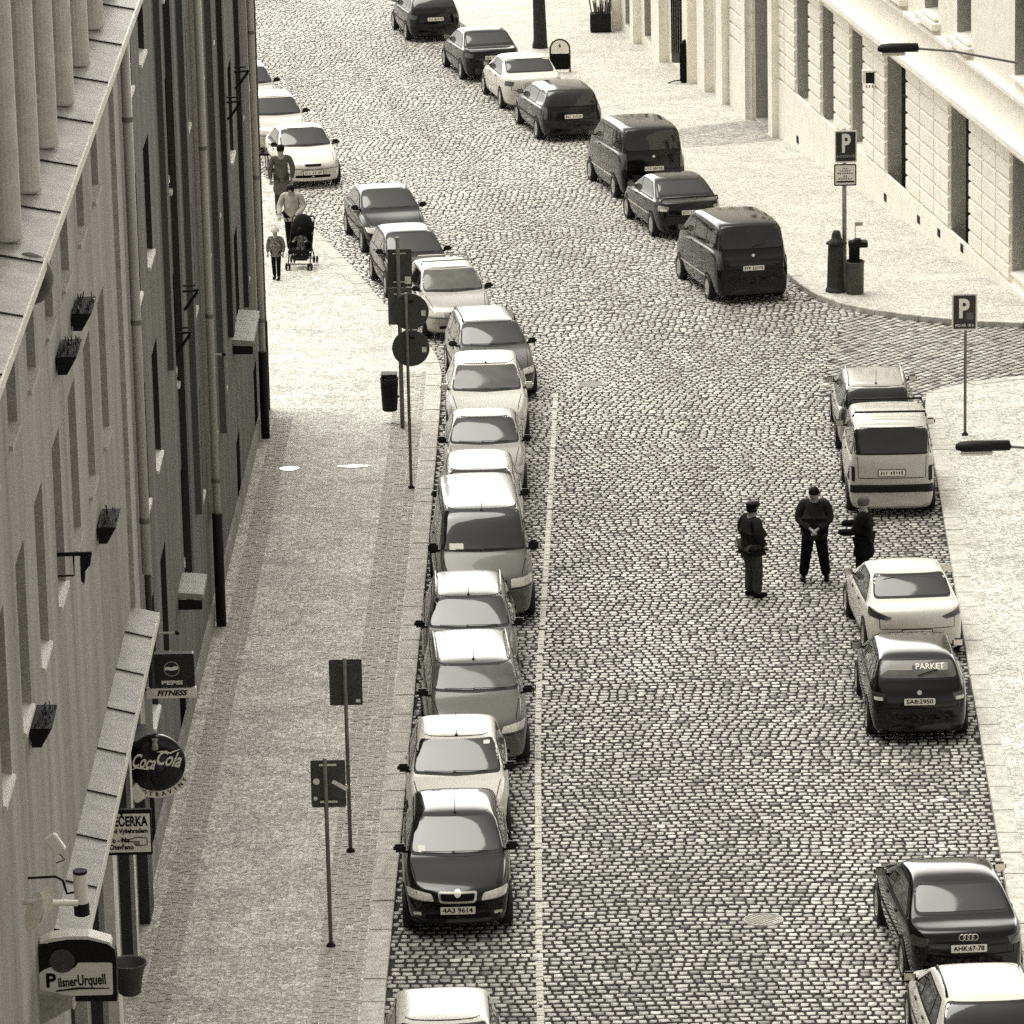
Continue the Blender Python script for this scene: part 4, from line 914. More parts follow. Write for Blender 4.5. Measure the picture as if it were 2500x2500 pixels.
# two rectangular sign backs on the left pavement (seen from behind: the pole is on our side)
SGB = 'sign boards seen from behind on the left pavement'
t, g = sign_post('sign_post', 856, 2079, 3.2, 'sign post by the kerb with a plain dark board back and small square sticker', group=SGB, cat='sign')
_, (cx, cz, w, h) = board(t, g, 802, 1611, 886, 1721, M_signback, dy=.05)
mb = MB(); mb.box((cx, .02, cz+h*.38), (w*.45, .03, .03)); mb.box((cx, .02, cz-h*.3), (w*.45, .03, .03)); mb.build('bracket', M_signback, t)
mb = MB(); mb.box((cx+w*.36, .034, cz-h*.40), (.07, .004, .05)); mb.build('sticker', M_plate, t)
mb = MB(); mb.tube([(0,0,1.05), (0,0,1.12)], .04, 10); mb.build('clamp', M_chrome, t)
t, g = sign_post('sign_post', 808, 2310, 2.95, 'sign post nearest the camera with dark board back, two round stickers and a white stripe', group=SGB, cat='sign')
_, (cx, cz, w, h) = board(t, g, 757, 1857, 846, 1970, M_signback, dy=.05)
mb = MB(); mb.box((cx, .02, cz+h*.42), (w*.5, .03, .03)); mb.box((cx, .02, cz-h*.36), (w*.5, .03, .03)); mb.build('bracket', M_chrome, t)
for dx, dz, rr in ((-.34, .06, .05), (-.38, -.30, .03)):
    mb = MB(); mb.lathe([(0, 0), (rr, 0), (rr, .004), (0, .004)], (0,0,0), 18, M=Matrix.Rotation(PI/2, 3, 'X')); mb.v = [(v[0]+cx+dx*w, v[1]+.036, v[2]+cz+dz*h) for v in mb.v]; mb.build('sticker', M_plate, t)
mb = MB(); mb.box((0,0,0), (.24, .004, .06)); rr = Matrix.Rotation(R(32), 3, 'Y'); mb.v = [tuple(rr @ Vector(v) + Vector((cx+w*.32, .034, cz-.02))) for v in mb.v]; mb.build('white_stripe', M_plate, t)
# post with two round signs
t, g = sign_post('sign_post', 1004, 1192, 4.1, 'tall sign post carrying two round dark sign backs one above the other', r=.034, cat='sign')
for (px, py) in ((1001, 761), (1003, 850)):
    c = local_at(g, px, py, .05); mb = MB(); Mx = Matrix.Rotation(PI/2, 3, 'X')
    mb.lathe([(0, -.006), (.375, -.006), (.38, 0), (.375, .012), (0, .012)], (c.x, .05, c.z), 40, M=Mx); d = mb.build('round_sign', M_signback, t)
    mb = MB(); mb.box((c.x+.27, .03, c.z-.03), (.09, .004, .11)); mb.build('sticker', M_plate, d)
    mb = MB(); mb.box((c.x, .02, c.z+.22), (.16, .05, .03)); mb.build('bracket', M_iron, t)
# rectangular sign behind it
g = at(983, 1045, .12); t = empty('sign_post', g); tag(t, 'tall rectangular sign back on a shaded post behind the two round signs', 'sign')
mb = MB(); mb.tube([(0,0,0), (0,0,4.2)], .045, 10); mb.build('pole', M_steel, t, smooth=True)
_, (cx, cz, w, h) = board(t, g, 945, 609, 1007, 700, M_signback, dy=.07)
_, (c2, cz2, w2, h2) = board(t, g, 946, 703, 1008, 792, mat('sign_back_grey', .12, rough=.6, noise=.2, nscale=6, grain=.3), dy=.07)
mb = MB()
for zz in (cz+h*.40, cz-h*.35, cz2+h2*.35): mb.box((cx-.0, .03, zz), (w*.55, .03, .025))
mb.build('bracket', M_chrome, t)
mb = MB(); mb.box((cx+w*.32, .054, cz-h*.32), (.13, .004, .16)); mb.build('sticker', M_plate, t)
# litter bins
def bin_(px, py, label, r=.19, h=.75, zb=.35, pole=True, m_=M_iron):
    g = at(px, py, .12); t = empty('litter_bin', g); tag(t, label, 'litter bin')
    mb = MB(); mb.lathe([(r*.8, zb), (r*.86, zb+.02), (r, zb+h*.85), (r, zb+h), (r*1.06, zb+h+.01), (r*1.06, zb+h+.04), (r*.95, zb+h+.04), (r*.9, zb+h-.1)], (0,0,0), 22); mb.build('bin_body', m_, t, smooth=True)
    mb = MB(); mb.prism([(-r*.9, -r*.6), (r*.9, -r*.6), (r*.9, r*.9), (-r*.9, r*.9)], zb+h+.10, zb+h+.14); mb.tube([(-r*.8, .1, zb+h), (-r*.8, .1, zb+h+.12)], .015, 6); mb.tube([(r*.8, .1, zb+h), (r*.8, .1, zb+h+.12)], .015, 6); mb.build('hood', m_, t)
    if pole: mb = MB(); mb.tube([(r+.07, .03, 0), (r+.07, .03, zb+h+.35)], .05, 10); mb.box((r*.6, .02, zb+.3), (r, .03, .05)); mb.build('post', M_steel, t)
    return t
bin_(953, 1032, 'black litter bin hung on a short grey post beside the sign posts', h=.68, zb=.28)
# parking sign with pedestal and bin on the upper pavement
def ptext(t, txt, w, cx, cz, dy, m_, name='lettering', size=.1, bold=.003): 
    return text_mesh(txt, size, m_, name, t, Vector((cx, dy, cz)), RX90, extr=.002, bold=bold, width=w)
t, g = sign_post('parking_sign', 2062, 706, 3.95, 'parking sign with white notice plate below, above the bin on the upper pavement', r=.055, m_=mat('weathered_pole', .30, rough=.6, noise=.5, nscale=10), cat='sign')
f, (cx, cz, w, h) = board(t, g, 2038, 319, 2092, 397, M_white, dy=-.08, r=.04)
b_, _ = board(t, g, 2041, 323, 2089, 393, M_signdark, name='sign_face', dy=-.087, r=.02, th=.005)
ptext(f, 'P', .21, cx+.0, cz+.06, -.093, M_white, size=.62, bold=.02); ptext(f, 'RESERVÉ', .42, cx, cz-.235, -.093, M_taill, size=.09, bold=.001)
f, (cx, cz, w, h) = board(t, g, 2036, 401, 2091, 453, M_iron, name='notice_frame', dy=-.08, r=.03)
b_, _ = board(t, g, 2039, 404, 2088, 450, M_white, name='notice_plate', dy=-.087, r=.02, th=.005)
mb = MB(); rr_ = random.Random(3)
for k, (zz, n_) in enumerate(((.16, 2), (.10, 5), (.04, 7), (-.03, 2), (-.09, 6))):
    for i in range(n_): mb.box((cx+(i-(n_-1)/2)*.055, -.092, cz+zz), (.03, .002, .025))
mb.box((cx, -.092, cz-.165), (w*.8, .002, .04)); mb.build('worn_lettering', M_ink, f)
g = at(2051, 712, .12)
t = empty('lamp_pedestal', g+Vector((-.08, .05, 0))); tag(t, 'dark tapered iron pedestal around the foot of the upper parking sign', 'pedestal')
mb = MB(); mb.lathe([(.27, 0), (.27, .06), (.235, .12), (.20, 1.15), (.17, 1.25), (.12, 1.33), (.10, 1.45), (.07, 1.5)], (0,0,0), 8); mb.build('base', mat('old_iron', .035, rough=.7, noise=.4, nscale=12), t)
mb = MB(); mb.lathe([(.24, 1.16), (.26, 1.18), (.24, 1.22)], (0,0,0), 8); mb.build('collar', M_iron, t)
g2 = at(2087, 716, .12); t = empty('litter_bin', g2); tag(t, 'round grey litter bin with open hood in front of the iron pedestal', 'litter bin')
mb = MB(); mb.lathe([(.20, 0), (.215, .03), (.22, .74), (.235, .76), (.235, .80), (.21, .80), (.20, .70)], (0,0,0), 24); mb.build('bin_body', mat('bin_grey', .06, rough=.6, noise=.3, nscale=10), t, smooth=True)
mb = MB(); mb.box((0, .16, 1.0), (.26, .08, .5)); mb.box((.08, .0, 1.22), (.46, .30, .14)); mb.lathe([(.10, 1.28), (.12, 1.32), (.06, 1.36)], (.06, 0, 0), 12); mb.build('hood', M_iron, t, bevel=.03)
mb = MB(); mb.tube([(.02, .1, 1.3), (.02, .1, 1.72)], .012, 6); mb.box((.11, .1, 1.68), (.18, .015, .09)); mb.build('small_flag', M_rim, t)
t, g = sign_post('parking_sign', 2356, 1062, 3.05, 'parking sign with small lettering on a thin pole by the lower pavement', cat='sign')
f, (cx, cz, w, h) = board(t, g, 2324, 718, 2386, 806, M_white, dy=-.05, r=.04)
b_, _ = board(t, g, 2328, 722, 2382, 802, M_signdark, name='sign_face', dy=-.057, r=.02, th=.005)
ptext(f, 'P', .22, cx-.02, cz+.06, -.063, M_white, size=.56, bold=.02); ptext(f, 'PO-PÁ 18 h', .38, cx, cz-.285, -.063, M_white, size=.08, bold=.001)
mb = MB(); mb.box((cx+.11, -.063, cz-.08), (.14, .003, .15)); mb.build('hatched_panel', M_tail, f)

# shop signs on the left wall
def wall_sign(px_l, py, off=.05):      # world Y of a projecting sign whose inner edge stands off the wall
    return onwall(px_l, py, off).y
def frame_at(Y, off=0.0): q = wallpt(Y, off); return Vector((q.x, Y, gz(q.x, Y)))
def sboard(root, o, Y, pxl, pyt, pxr, pyb, m_, name, dy=0.0, r=.03, th=.10):
    a = ptY(pxl, pyt, Y)-o; b = ptY(pxr, pyb, Y)-o; w, h = b.x-a.x, a.z-b.z; cx, cz = (a.x+b.x)/2, (a.z+b.z)/2
    mb = MB(); mb.prism(rrect(-w/2, w/2, -h/2, h/2, r), -th, 0); mm = Matrix.Translation((cx, dy, cz)) @ RX90.to_4x4()
    mb.v = [tuple(mm @ Vector(v)) for v in mb.v]; return mb.build(name, m_, root), (cx, cz, w, h)
def arm(root, o, Y, zz, x0=None, r=.018):
    mb = MB(); q = wallpt(Y, 0); 
    for z in zz: mb.tube([(q.x-o.x, .05, z), (q.x-o.x+.2, .05, z)], r, 8)
    mb.build('wall_bracket', M_iron, root)
Y = wall_sign(359, 1640); o = ptY(418, 1640, Y); t = empty('shop_sign', o); tag(t, 'square dark drink sign with round emblem above white fitness strip on left wall', 'shop sign')
f, (cx, cz, w, h) = sboard(t, o, Y, 362, 1598, 476, 1677, mat('sign_dark_box', .012, rough=.4, noise=.6, nscale=8), 'sign_box', th=.14)
ptext(f, 'PEPSI', .32, cx, cz-h*.36, -.004, M_white, size=.085, bold=.004)
mb = MB(); Mx = Matrix.Rotation(PI/2, 3, 'X'); ez = cz+.03
mb.lathe([(.108, -.003), (.108, .006), (.122, .006), (.122, -.003), (.108, -.003)], (cx, 0, ez), 32, M=Mx, cap=False); mb.build('emblem_ring', M_taill, f)
wv = [(-.105, .03), (-.05, .035), (0, .02), (.05, .045), (.105, .04), (.10, -.01), (.05, -.02), (0, -.03), (-.06, -.015), (-.108, -.02)]
mb = MB(); mb.prism(roundpoly(wv, .03), 0, .006); mb.v = [tuple(Matrix.Translation((cx, -.001, ez)) @ RX90.to_4x4() @ Vector(v)) for v in mb.v]; mb.build('emblem_wave', M_white, f)
f, (cx, cz, w, h) = sboard(t, o, Y, 358, 1682, 480, 1703, M_white, 'name_strip', th=.10, r=.01)
text_mesh('FITNESS', .115, M_ink, 'lettering', f, Vector((cx, -.004, cz)), RX90, extr=.002, bold=.004, shear=.3, width=.47); arm(t, o, Y, [0, -.3])
# round sign
Y = wall_sign(310, 1860, .02); o = ptY(381, 1862, Y); t = empty('shop_sign', o); tag(t, 'round black drink sign with white script above curved POTRAVINY strip', 'shop sign')
rad = (ptY(453, 1862, Y)-o).x; Mx = Matrix.Rotation(PI/2, 3, 'X')
mb = MB(); mb.lathe([(0, -.08), (rad*.96, -.08), (rad, -.05), (rad, .03), (rad*.93, .055), (rad*.6, .08), (0, .095)], (0,0,0), 48, M=Mx); f = mb.build('round_box', mat('gloss_black_enamel', .006, rough=.12, ior=1.4), t, smooth=True)
text_mesh('Coca', .30, M_white, 'lettering', f, Vector((-.185, -.105, .05)), Matrix.Rotation(R(-9), 3, 'Y').inverted() @ RX90, extr=.003, shear=.45, width=.34, bold=.006)
text_mesh('Cola', .32, M_white, 'lettering', f, Vector((.18, -.105, .085)), Matrix.Rotation(R(-9), 3, 'Y').inverted() @ RX90, extr=.003, shear=.45, width=.36, bold=.006)
mb = MB(); mb.tube([(-.37, -.10, -.075), (-.30, -.10, -.035), (-.18, -.10, -.05), (-.10, -.10, -.075)], [.006, .012, .014, .004], 6); mb.tube([(.02, -.10, .20), (.10, -.10, .205), (.22, -.10, .18), (.36, -.10, .235)], [.004, .013, .012, .006], 6); mb.build('script_swash', M_white, f)
mb = MB(); mb.lathe([(.05, .24), (.05, .30), (.035, .34), (.035, .37), (.045, .37), (.045, .40)], (.0, -.09, 0), 14); mb.build('bottle_emblem', M_taill, f)
ring = []; a0, a1 = R(-128), R(-28); r0, r1 = rad*1.02, rad*1.27
for k in range(25): a = a0+(a1-a0)*k/24; ring.append((r1*math.cos(a), r1*math.sin(a)))
for k in range(25): a = a1+(a0-a1)*k/24; ring.append((r0*math.cos(a), r0*math.sin(a)))
mb = MB(); b = 0; n_ = 25
vs = [(x, 0.0, z) for x, z in ring] + [(x, .03, z) for x, z in ring]
fs = []
for k in range(24): i0, i1, j0, j1 = k, k+1, 49-k, 48-k; fs += [(i0, i1, j1, j0), (50+i0, 50+j0, 50+j1, 50+i1), (i0, 50+i0, 50+i1, i1), (j0, j1, 50+j1, 50+j0)]
mb.add(vs, fs); f2 = mb.build('curved_strip', M_white, t)
word = 'POTRAVINY'
for i, ch in enumerate(word):
    a = R(-124)+(R(-34)-R(-124))*i/(len(word)-1); rr = (r0+r1)/2
    text_mesh(ch, .092, M_ink, 'letter', f2, Vector((rr*math.cos(a), -.006, rr*math.sin(a))), Matrix.Rotation(-(a+PI/2), 3, 'Y') @ RX90, extr=.002, bold=.0015)
mb = MB(); q = wallpt(Y, 0); mb.tube([(q.x-o.x, .04, .3), (-rad*.5, .04, .3)], .02, 8); mb.build('wall_bracket', M_iron, t)
mb = MB(); mb.box((-.30, -.12, -.42), (.17, .12, .26)); rr = Matrix.Rotation(R(-32), 4, 'Y'); c_ = Vector((-.30, -.12, -.42)); mb.v = [tuple(rr @ (Vector(v)-c_)+c_) for v in mb.v]
lamp_o = o
t2 = empty('floodlight', o+Vector((-.30, -.12, -.42))); tag(t2, 'small white floodlight hanging at the lower left of the round sign', 'floodlight', 'small white floodlights on the left wall')
mb.v = [tuple(Vector(v)-c_) for v in mb.v]; mb.build('housing', M_white, t2, bevel=.015)
mb = MB(); mb.tube([(0, .03, .1), (-.12, .03, .22)], .012, 6); mb.build('arm', M_iron, t2)
# white grocery sign
Y = onwall(372, 2000, .80).y; o = ptY(320, 2030, Y); t = empty('shop_sign', o); tag(t, 'white board reading VEČERKA with a pointing hand, below the round sign', 'shop sign')
f, (cx, cz, w, h) = sboard(t, o, Y, 258, 1978, 373, 2086, M_iron, 'sign_frame', th=.06, r=.01)
f3, _ = sboard(t, o, Y, 261, 1988, 369, 2079, M_white, 'sign_panel', dy=-.006, th=.02, r=.005)
rt = (ptY(362, 2030, Y)-o).x; lf = (ptY(264, 2030, Y)-o).x; mid = (rt+lf)/2; W_ = rt-lf
ptext(f3, 'VEČERKA', W_, mid, cz+.155, -.010, M_ink, size=.20, bold=.006); ptext(f3, 'Pod Vyšehradem', W_*.98, mid, cz+.02, -.010, M_ink, size=.09, bold=.003)
ptext(f3, 'Po - Ne', W_*.50, lf+W_*.27, cz-.115, -.010, M_ink, size=.11, bold=.003); ptext(f3, 'Otevřeno', W_*.60, lf+W_*.32, cz-.215, -.010, M_ink, size=.10, bold=.003)
mb = MB(); hand = [(-.20, .012), (-.04, .02), (.0, .045), (.10, .04), (.16, .03), (.16, -.07), (.10, -.075), (.02, -.08), (-.01, -.055), (-.02, -.02), (-.20, -.006)]
hx, hz = rt-.18, cz-.115
mb.tube([(hx+x, -.010, hz+z) for x, z in hand]+[(hx-.20, -.010, hz+.012)], .006, 6); 
for k in range(3): mb.tube([(hx-.01+.0*k, -.010, hz-.018-.02*k), (hx+.06, -.010, hz-.02-.02*k)], .005, 6)
mb.build('pointing_hand', M_ink, f3); arm(t, o, Y, [.1, -.2])
# beer sign with arched black top
Y = onwall(286, 2380, .95).y; o = ptY(185, 2370, Y); t = empty('pub_sign', o); tag(t, 'large pub sign with arched black top and white panel at bottom left', 'shop sign')
arc = [(88, 2330), (92, 2310), (120, 2299), (165, 2292), (215, 2292), (262, 2303), (278, 2318), (280, 2350), (88, 2350)]
def pxpoly(pts, Y, o): return [((ptY(x, y, Y)-o).x, (ptY(x, y, Y)-o).z) for x, y in pts]
def extr(root, poly, m_, name, dy, th):
    mb = MB(); mb.prism(poly, -th, 0); mm = Matrix.Translation((0, dy, 0)) @ RX90.to_4x4(); mb.v = [tuple(mm @ Vector(v)) for v in mb.v]; return mb.build(name, m_, root)
f = extr(t, pxpoly([(84, 2445), (86, 2345), (90, 2315), (120, 2301), (165, 2294), (215, 2294), (262, 2305), (280, 2318), (284, 2345), (286, 2445)], Y, o), M_iron, 'sign_box', 0, .22)
extr(f, pxpoly([(96, 2304), (120, 2292), (165, 2286), (215, 2286), (268, 2301), (272, 2310), (215, 2297), (165, 2297), (122, 2303)], Y, o), M_sill, 'arched_cap', .0, .26)
pan = extr(f, roundpoly(pxpoly([(96, 2437), (96, 2374), (110, 2366), (132, 2358), (150, 2366), (168, 2370), (185, 2360), (190, 2350), (274, 2350), (276, 2428), (190, 2430)], Y, o), .03), mat('ivory_panel', .75, rough=.4), 'sign_panel', -.008, .02)
mb = MB(); cc = ptY(152, 2345, Y)-o; mb.lathe([(.0, -.004), (.15, -.004), (.155, .008), (.0, .008)], (cc.x, -.01, cc.z), 28, M=Mx); mb.lathe([(.0, -.01), (.10, -.01), (.10, .014), (.0, .014)], (cc.x, -.01, cc.z), 28, M=Mx); mb.build('seal_emblem', M_tail, f)
l0 = ptY(112, 2395, Y)-o; l1 = ptY(258, 2388, Y)-o
text_mesh('P', .25, M_ink, 'lettering', pan, Vector((l0.x+.06, -.012, l0.z+.0)), RX90, extr=.003, bold=.008)
text_mesh('ilsner', .17, M_ink, 'lettering', pan, Vector((l0.x+.265, -.012, l0.z-.02)), Matrix.Rotation(R(-3), 3, 'Y') @ RX90, extr=.003, bold=.004, width=.235)
text_mesh('Urquell', .19, M_ink, 'lettering', pan, Vector((l1.x-.17, -.012, l1.z-.02)), Matrix.Rotation(R(-2), 3, 'Y') @ RX90, extr=.003, bold=.004, width=.34)
mb = MB(); mb.tube([(l0.x+.12, -.012, l0.z-.13), (l0.x+.4, -.012, l0.z-.10), (l1.x+.04, -.012, l1.z-.13)], [.01, .014, .006], 6); mb.build('underline', M_ink, pan); arm(t, o, Y, [.2, -.2])
# flower pot next to it
g = ptY(314, 2350, 61.5); t = empty('plant_pot', (g.x, g.y, g.z-.42)); tag(t, 'dark flared pot with rim on the wall beside the pub sign', 'plant pot')
mb = MB(); mb.lathe([(.10, 0), (.14, .03), (.16, .20), (.20, .36), (.235, .40), (.235, .43), (.20, .42), (.17, .30)], (0,0,0), 22); mb.build('pot', mat('dark_clay', .03, rough=.6), t, smooth=True)
mb = MB(); mb.tube([(-.15, 0, .05), (-.75, 0, .0)], .03, 8); mb.build('bracket', M_iron, t)
# camera on the wall and its arm with white discs
g = ptY(197, 2165, 57.0); t = empty('wall_camera', g); tag(t, 'white cylinder camera pointing down with black lens on a curved bracket', 'camera')
mb = MB(); mb.lathe([(.075, -.20), (.08, -.19), (.08, .17), (.07, .18)], (0,0,0), 20); mb.build('housing', M_white, t, smooth=False)
mb = MB(); mb.lathe([(.085, -.34), (.09, -.33), (.09, -.20), (.08, -.19)], (-.0,0,0), 20); mb.lathe([(.082, .165), (.082, .20)], (0,0,0), 20); mb.build('lens_hood', M_iron, t)
mb = MB(); mb.tube([(-.02, 0, -.05), (-.16, 0, -.08), (-.20, 0, .08), (-.28, 0, .13), (-.6, 0, .12)], .016, 8); mb.build('bracket', M_iron, t)
g = ptY(125, 2203, 56.0); t = empty('floodlight_bar', g); tag(t, 'white bar with two white disc lamps at the lower left wall', 'floodlight')
a, b = ptY(55, 2202, 56.0)-g, ptY(190, 2205, 56.0)-g; mb = MB(); mb.tube([a, b], .035, 10); mb.build('bar', M_white, t, smooth=True)
for px, py, rz_ in ((108, 2212, 35), (88, 2228, 25)):
    c = ptY(px, py, 55.9)-g; mb = MB(); mb.lathe([(.0, -.03), (.06, -.03), (.22, .02), (.23, .03), (.0, .03)], (0,0,0), 24, M=Matrix.Rotation(R(rz_-90), 3, 'Y') @ Matrix.Rotation(R(20), 3, 'X')); mb.v = [(v[0]+c.x, v[1]+c.y, v[2]+c.z) for v in mb.v]; mb.build('lamp', M_white, t, smooth=False)
g = ptY(135, 2060, 58.5); t = empty('floodlight', g); tag(t, 'small tilted white floodlight on the pale wall above the camera', 'floodlight', 'small white floodlights on the left wall')
mb = MB(); rr = Matrix.Rotation(R(-32), 3, 'Y'); mb.box((0,0,0), (.15, .10, .24)); mb.v = [tuple(rr @ Vector(v)) for v in mb.v]; mb.build('housing', M_white, t, bevel=.015)
mb = MB(); mb.tube([(.04, 0, -.12), (.10, 0, -.2), (.0, .0, -.24)], .008, 6); mb.build('cable', M_iron, t)
# black scroll brackets on the pale house, iron brackets on the grey house, the ring bracket at the far left
for i, (px, py, o_) in enumerate(((182, 745, .06), (145, 850, .06), (244, 1265, .06), (82, 1750, .06))):
    q = onwall(px, py, .02); t = empty('window_box', q); tag(t, ['black planter box with dry stems, topmost on the pale wall', 'black planter box with dry stems, second from top on the pale wall', 'black planter box alone in the middle of the pale wall', 'black planter box low at the left edge'][i], 'window box', 'black window boxes on the pale house')
    mb = MB(); mb.add([(0,-.45,0), (0,.45,0), (.26,.45,0), (.26,-.45,0), (0,-.45,-.24), (0,.45,-.24), (.12,.45,-.24), (.12,-.45,-.24)], [(0,1,2,3), (4,7,6,5), (0,4,5,1), (2,6,7,3), (0,3,7,4), (1,5,6,2)]); mb.build('box', M_iron, t)
    mb = MB()
    for k in range(26): x_, y_ = random.uniform(.03, .24), random.uniform(-.42, .42); mb.tube([(x_, y_, -.02), (x_+random.uniform(-.03,.03), y_+random.uniform(-.04,.04), random.uniform(.03, .10))], .008, 4)
    mb.build('stems', M_tail, t)
q = ptY(215, 1357, 66.0); w0 = wallpt(66.0, 0); t = empty('sign_bracket', q); tag(t, 'long black iron bracket with open frame reaching from the left edge', 'bracket')
x0 = (ptY(62, 1360, 66.0)-q).x; mb = MB(); mb.tube([(x0, 0, .02), (.05, 0, .03)], .028, 8); z1 = (ptY(100, 1410, 66.0)-q).z; xf = (ptY(181, 1400, 66.0)-q).x
mb.tube([(x0, 0, z1), (xf, 0, z1+.02), (xf, 0, .0)], .014, 6); mb.build('frame', M_iron, t)
mb = MB(); mb.add([(-.10, -.1, 0), (.04, -.1, 0), (.03, -.1, -.10), (-.04, -.1, -.18), (-.06, -.1, -.36), (-.10, -.1, -.30), (-.10, .1, 0), (.04, .1, 0), (.03, .1, -.10), (-.04, .1, -.18), (-.06, .1, -.36), (-.10, .1, -.30)], [(0,1,2,3,4,5), (11,10,9,8,7,6)]+[(i, 6+i, 6+(i+1) % 6, (i+1) % 6) for i in range(6)]); mb.build('scroll', M_iron, t)
IB = ['topmost black iron cable bracket on the grey house', 'second black iron cable bracket from the top on the grey house', 'black iron cable bracket above the middle of the grey house', 'black iron cable bracket below the other middle one on the grey house']
for i, (px, py) in enumerate(((572, 176), (553, 250), (443, 712), (425, 815))):
    q = onwall(px, py, .0); t = empty('cable_bracket', q); tag(t, IB[i], 'bracket', 'iron cable brackets on the grey house')
    mb = MB(); mb.tube([(0, 0, 0), (.30, 0, .02)], .022, 6); mb.tube([(0, 0, .10), (.24, 0, .10)], .016, 6); mb.tube([(.28, 0, .0), (.06, 0, -.30), (0, 0, -.34)], .03, 6); mb.build('bracket_arm', M_iron, t)
for i, (px, py, lb) in enumerate(((620, 378, 'thin dark rail sticking out of the grey house beside the walking man'), (508, 866, 'pale short rail sticking out of the grey house at mid height'), (388, 1546, 'short pale rail with knob above the fitness sign'))):
    q = onwall(px, py, .0); t = empty('wall_rail', q); tag(t, lb, 'rail', 'short rails sticking out of the grey house')
    mb = MB(); mb.tube([(-.05, 0, 0), (.28, 0, 0)], .02, 8); mb.build('rod', M_pipe if i else M_iron, t); mb = MB(); mb.lathe([(.0, -.04), (.04, -.02), (.04, .02), (0, .04)], (.29, 0, 0), 8); mb.build('knob', M_iron, t)
g = ptY(78, 680, 60.0); t = empty('gutter_elbow', g); tag(t, 'thick curved pipe elbow under the end of the upper ledge', 'pipe')
mb = MB(); pts = []
for k in range(15): a = R(115-k*15); pts.append((.20*math.cos(a)-.02, 0, .24*math.sin(a)))
mb.tube(pts, .075, 14); mb.build('elbow', mat('old_zinc', .16, rough=.5, noise=.5, nscale=5), t, smooth=True)
# lamps on arms at right
def lamp(px0, px1, py, Y, label, armto):
    a = ptY(px0, py, Y); b = ptY(px1, py+4, Y); c = (a+b)/2; t = empty('street_lamp', c); tag(t, label, 'street lamp', 'street lamps hung over the road')
    w = (b-a).length; mb = MB(); mb.lathe([(.0, -w/2), (.06, -w/2+.01), (.10, -w/2+.08), (.115, -w*.2), (.11, w/2-.04), (.0, w/2)], (0,0,0), 18, M=Matrix.Rotation(PI/2, 3, 'Y')); mb.v = [(v[0], v[1], v[2]*(1 if v[2] > 0 else .5)) for v in mb.v]; mb.build('housing', M_iron, t, smooth=True)
    mb = MB(); mb.box((-w*.12, 0, -.085), (w*.6, .16, .06)); mb.build('glass', M_white, t, bevel=.025)
    mb = MB(); mb.tube([(w/2-.02, 0, .0), (w/2+.6, .0, -.06), Vector(armto)], .022, 8); mb.build('arm', M_steel, t)
lamp(2142, 2245, 118, 95, 'dark street lamp with white underside at top right, over white wall', (2.2, .2, -.35))
lamp(2332, 2470, 1090, 80, 'dark street lamp reaching in from the right edge', (2.0, .1, -.1))
# projecting lit sign at the white house
g = ptY(2138, 188, 136.5); t = empty('shop_sign', g); tag(t, 'small dark box sign with white top projecting from the white corner house', 'shop sign')
mb = MB(); mb.box((0, 0, 0), (.52, .16, .30)); f = mb.build('sign_box', M_iron, t); mb = MB(); mb.box((.0, 0, .17), (.72, .18, .05)); mb.box((-.31, 0, 0), (.09, .17, .30)); mb.box((.31, 0, .0), (.09, .17, .30)); mb.build('sign_frame', M_white, t)
mb = MB()
for k in range(7): mb.box((-.24+.08*k, 0, -.25), (.045, .03, .07))
mb.build('worn_letters', M_jamb, t); mb = MB(); mb.tube([(.3, .05, .15), (1.0, .1, .15)], .02, 6); mb.build('bracket', M_iron, t)
# manhole covers, puddles, scraps
def manhole(px, py, r, label):
    g = at(px, py, 0.0); t = empty('manhole_cover', g); t.rotation_euler = (TILT, 0, 0); tag(t, label, 'manhole cover', 'manhole covers in the setts')
    mb = MB(); mb.lathe([(r*.93, -.02), (r*.93, .014), (r, .014), (r+.01, -.02)], (0,0,0), 40); mb.build('ring', M_kerb, t)
    mb = MB(); mb.lathe([(0, -.01), (r*.92, -.01), (r*.92, .006), (0, .006)], (0,0,0), 40)
    d = mb.build('lid', mat('cast_lid', .22, rough=.6, noise=.5, nscale=25, bump=.6, bscale=40), t); mb = MB()
    for i in range(-6, 7):
        for j in range(-6, 7):
            if (i*i+j*j)*.0021 < (r*.85)**2*1.05 and (i+j) % 2: mb.box((i*.045, j*.045, .010), (.03, .03, .008))
    mb.build('raised_pattern', M_kerb, d)
manhole(1864, 2246, .30, 'round manhole cover near the bottom of the road'); manhole(1442, 938, .30, 'faint round manhole cover far up the road beside the white rounded hatchback')
M_water = mat('puddle_painted_sky', .75, rough=.02, ior=1.33)  # near-white base: the sky's reflection is put into the water colour
for px, py, rx, ry, lb in ((706, 1144, .20, .20, 'small bright round puddle on the left pavement near the wall'), (864, 1138, .34, .12, 'longer bright puddle on the left pavement near the sign posts')):
    g = at(px, py, .125); t = empty('puddle', g); t.rotation_euler = (TILT, 0, 0); tag(t, lb, 'puddle', 'puddles on the left pavement')
    mb = MB(); mb.prism([((rx+.03*math.sin(3*a))*math.cos(a), (ry+.02*math.cos(4*a))*math.sin(a)) for a in np.linspace(0, 2*PI, 28, endpoint=False)], -.002, .003); mb.build('water', M_water, t)
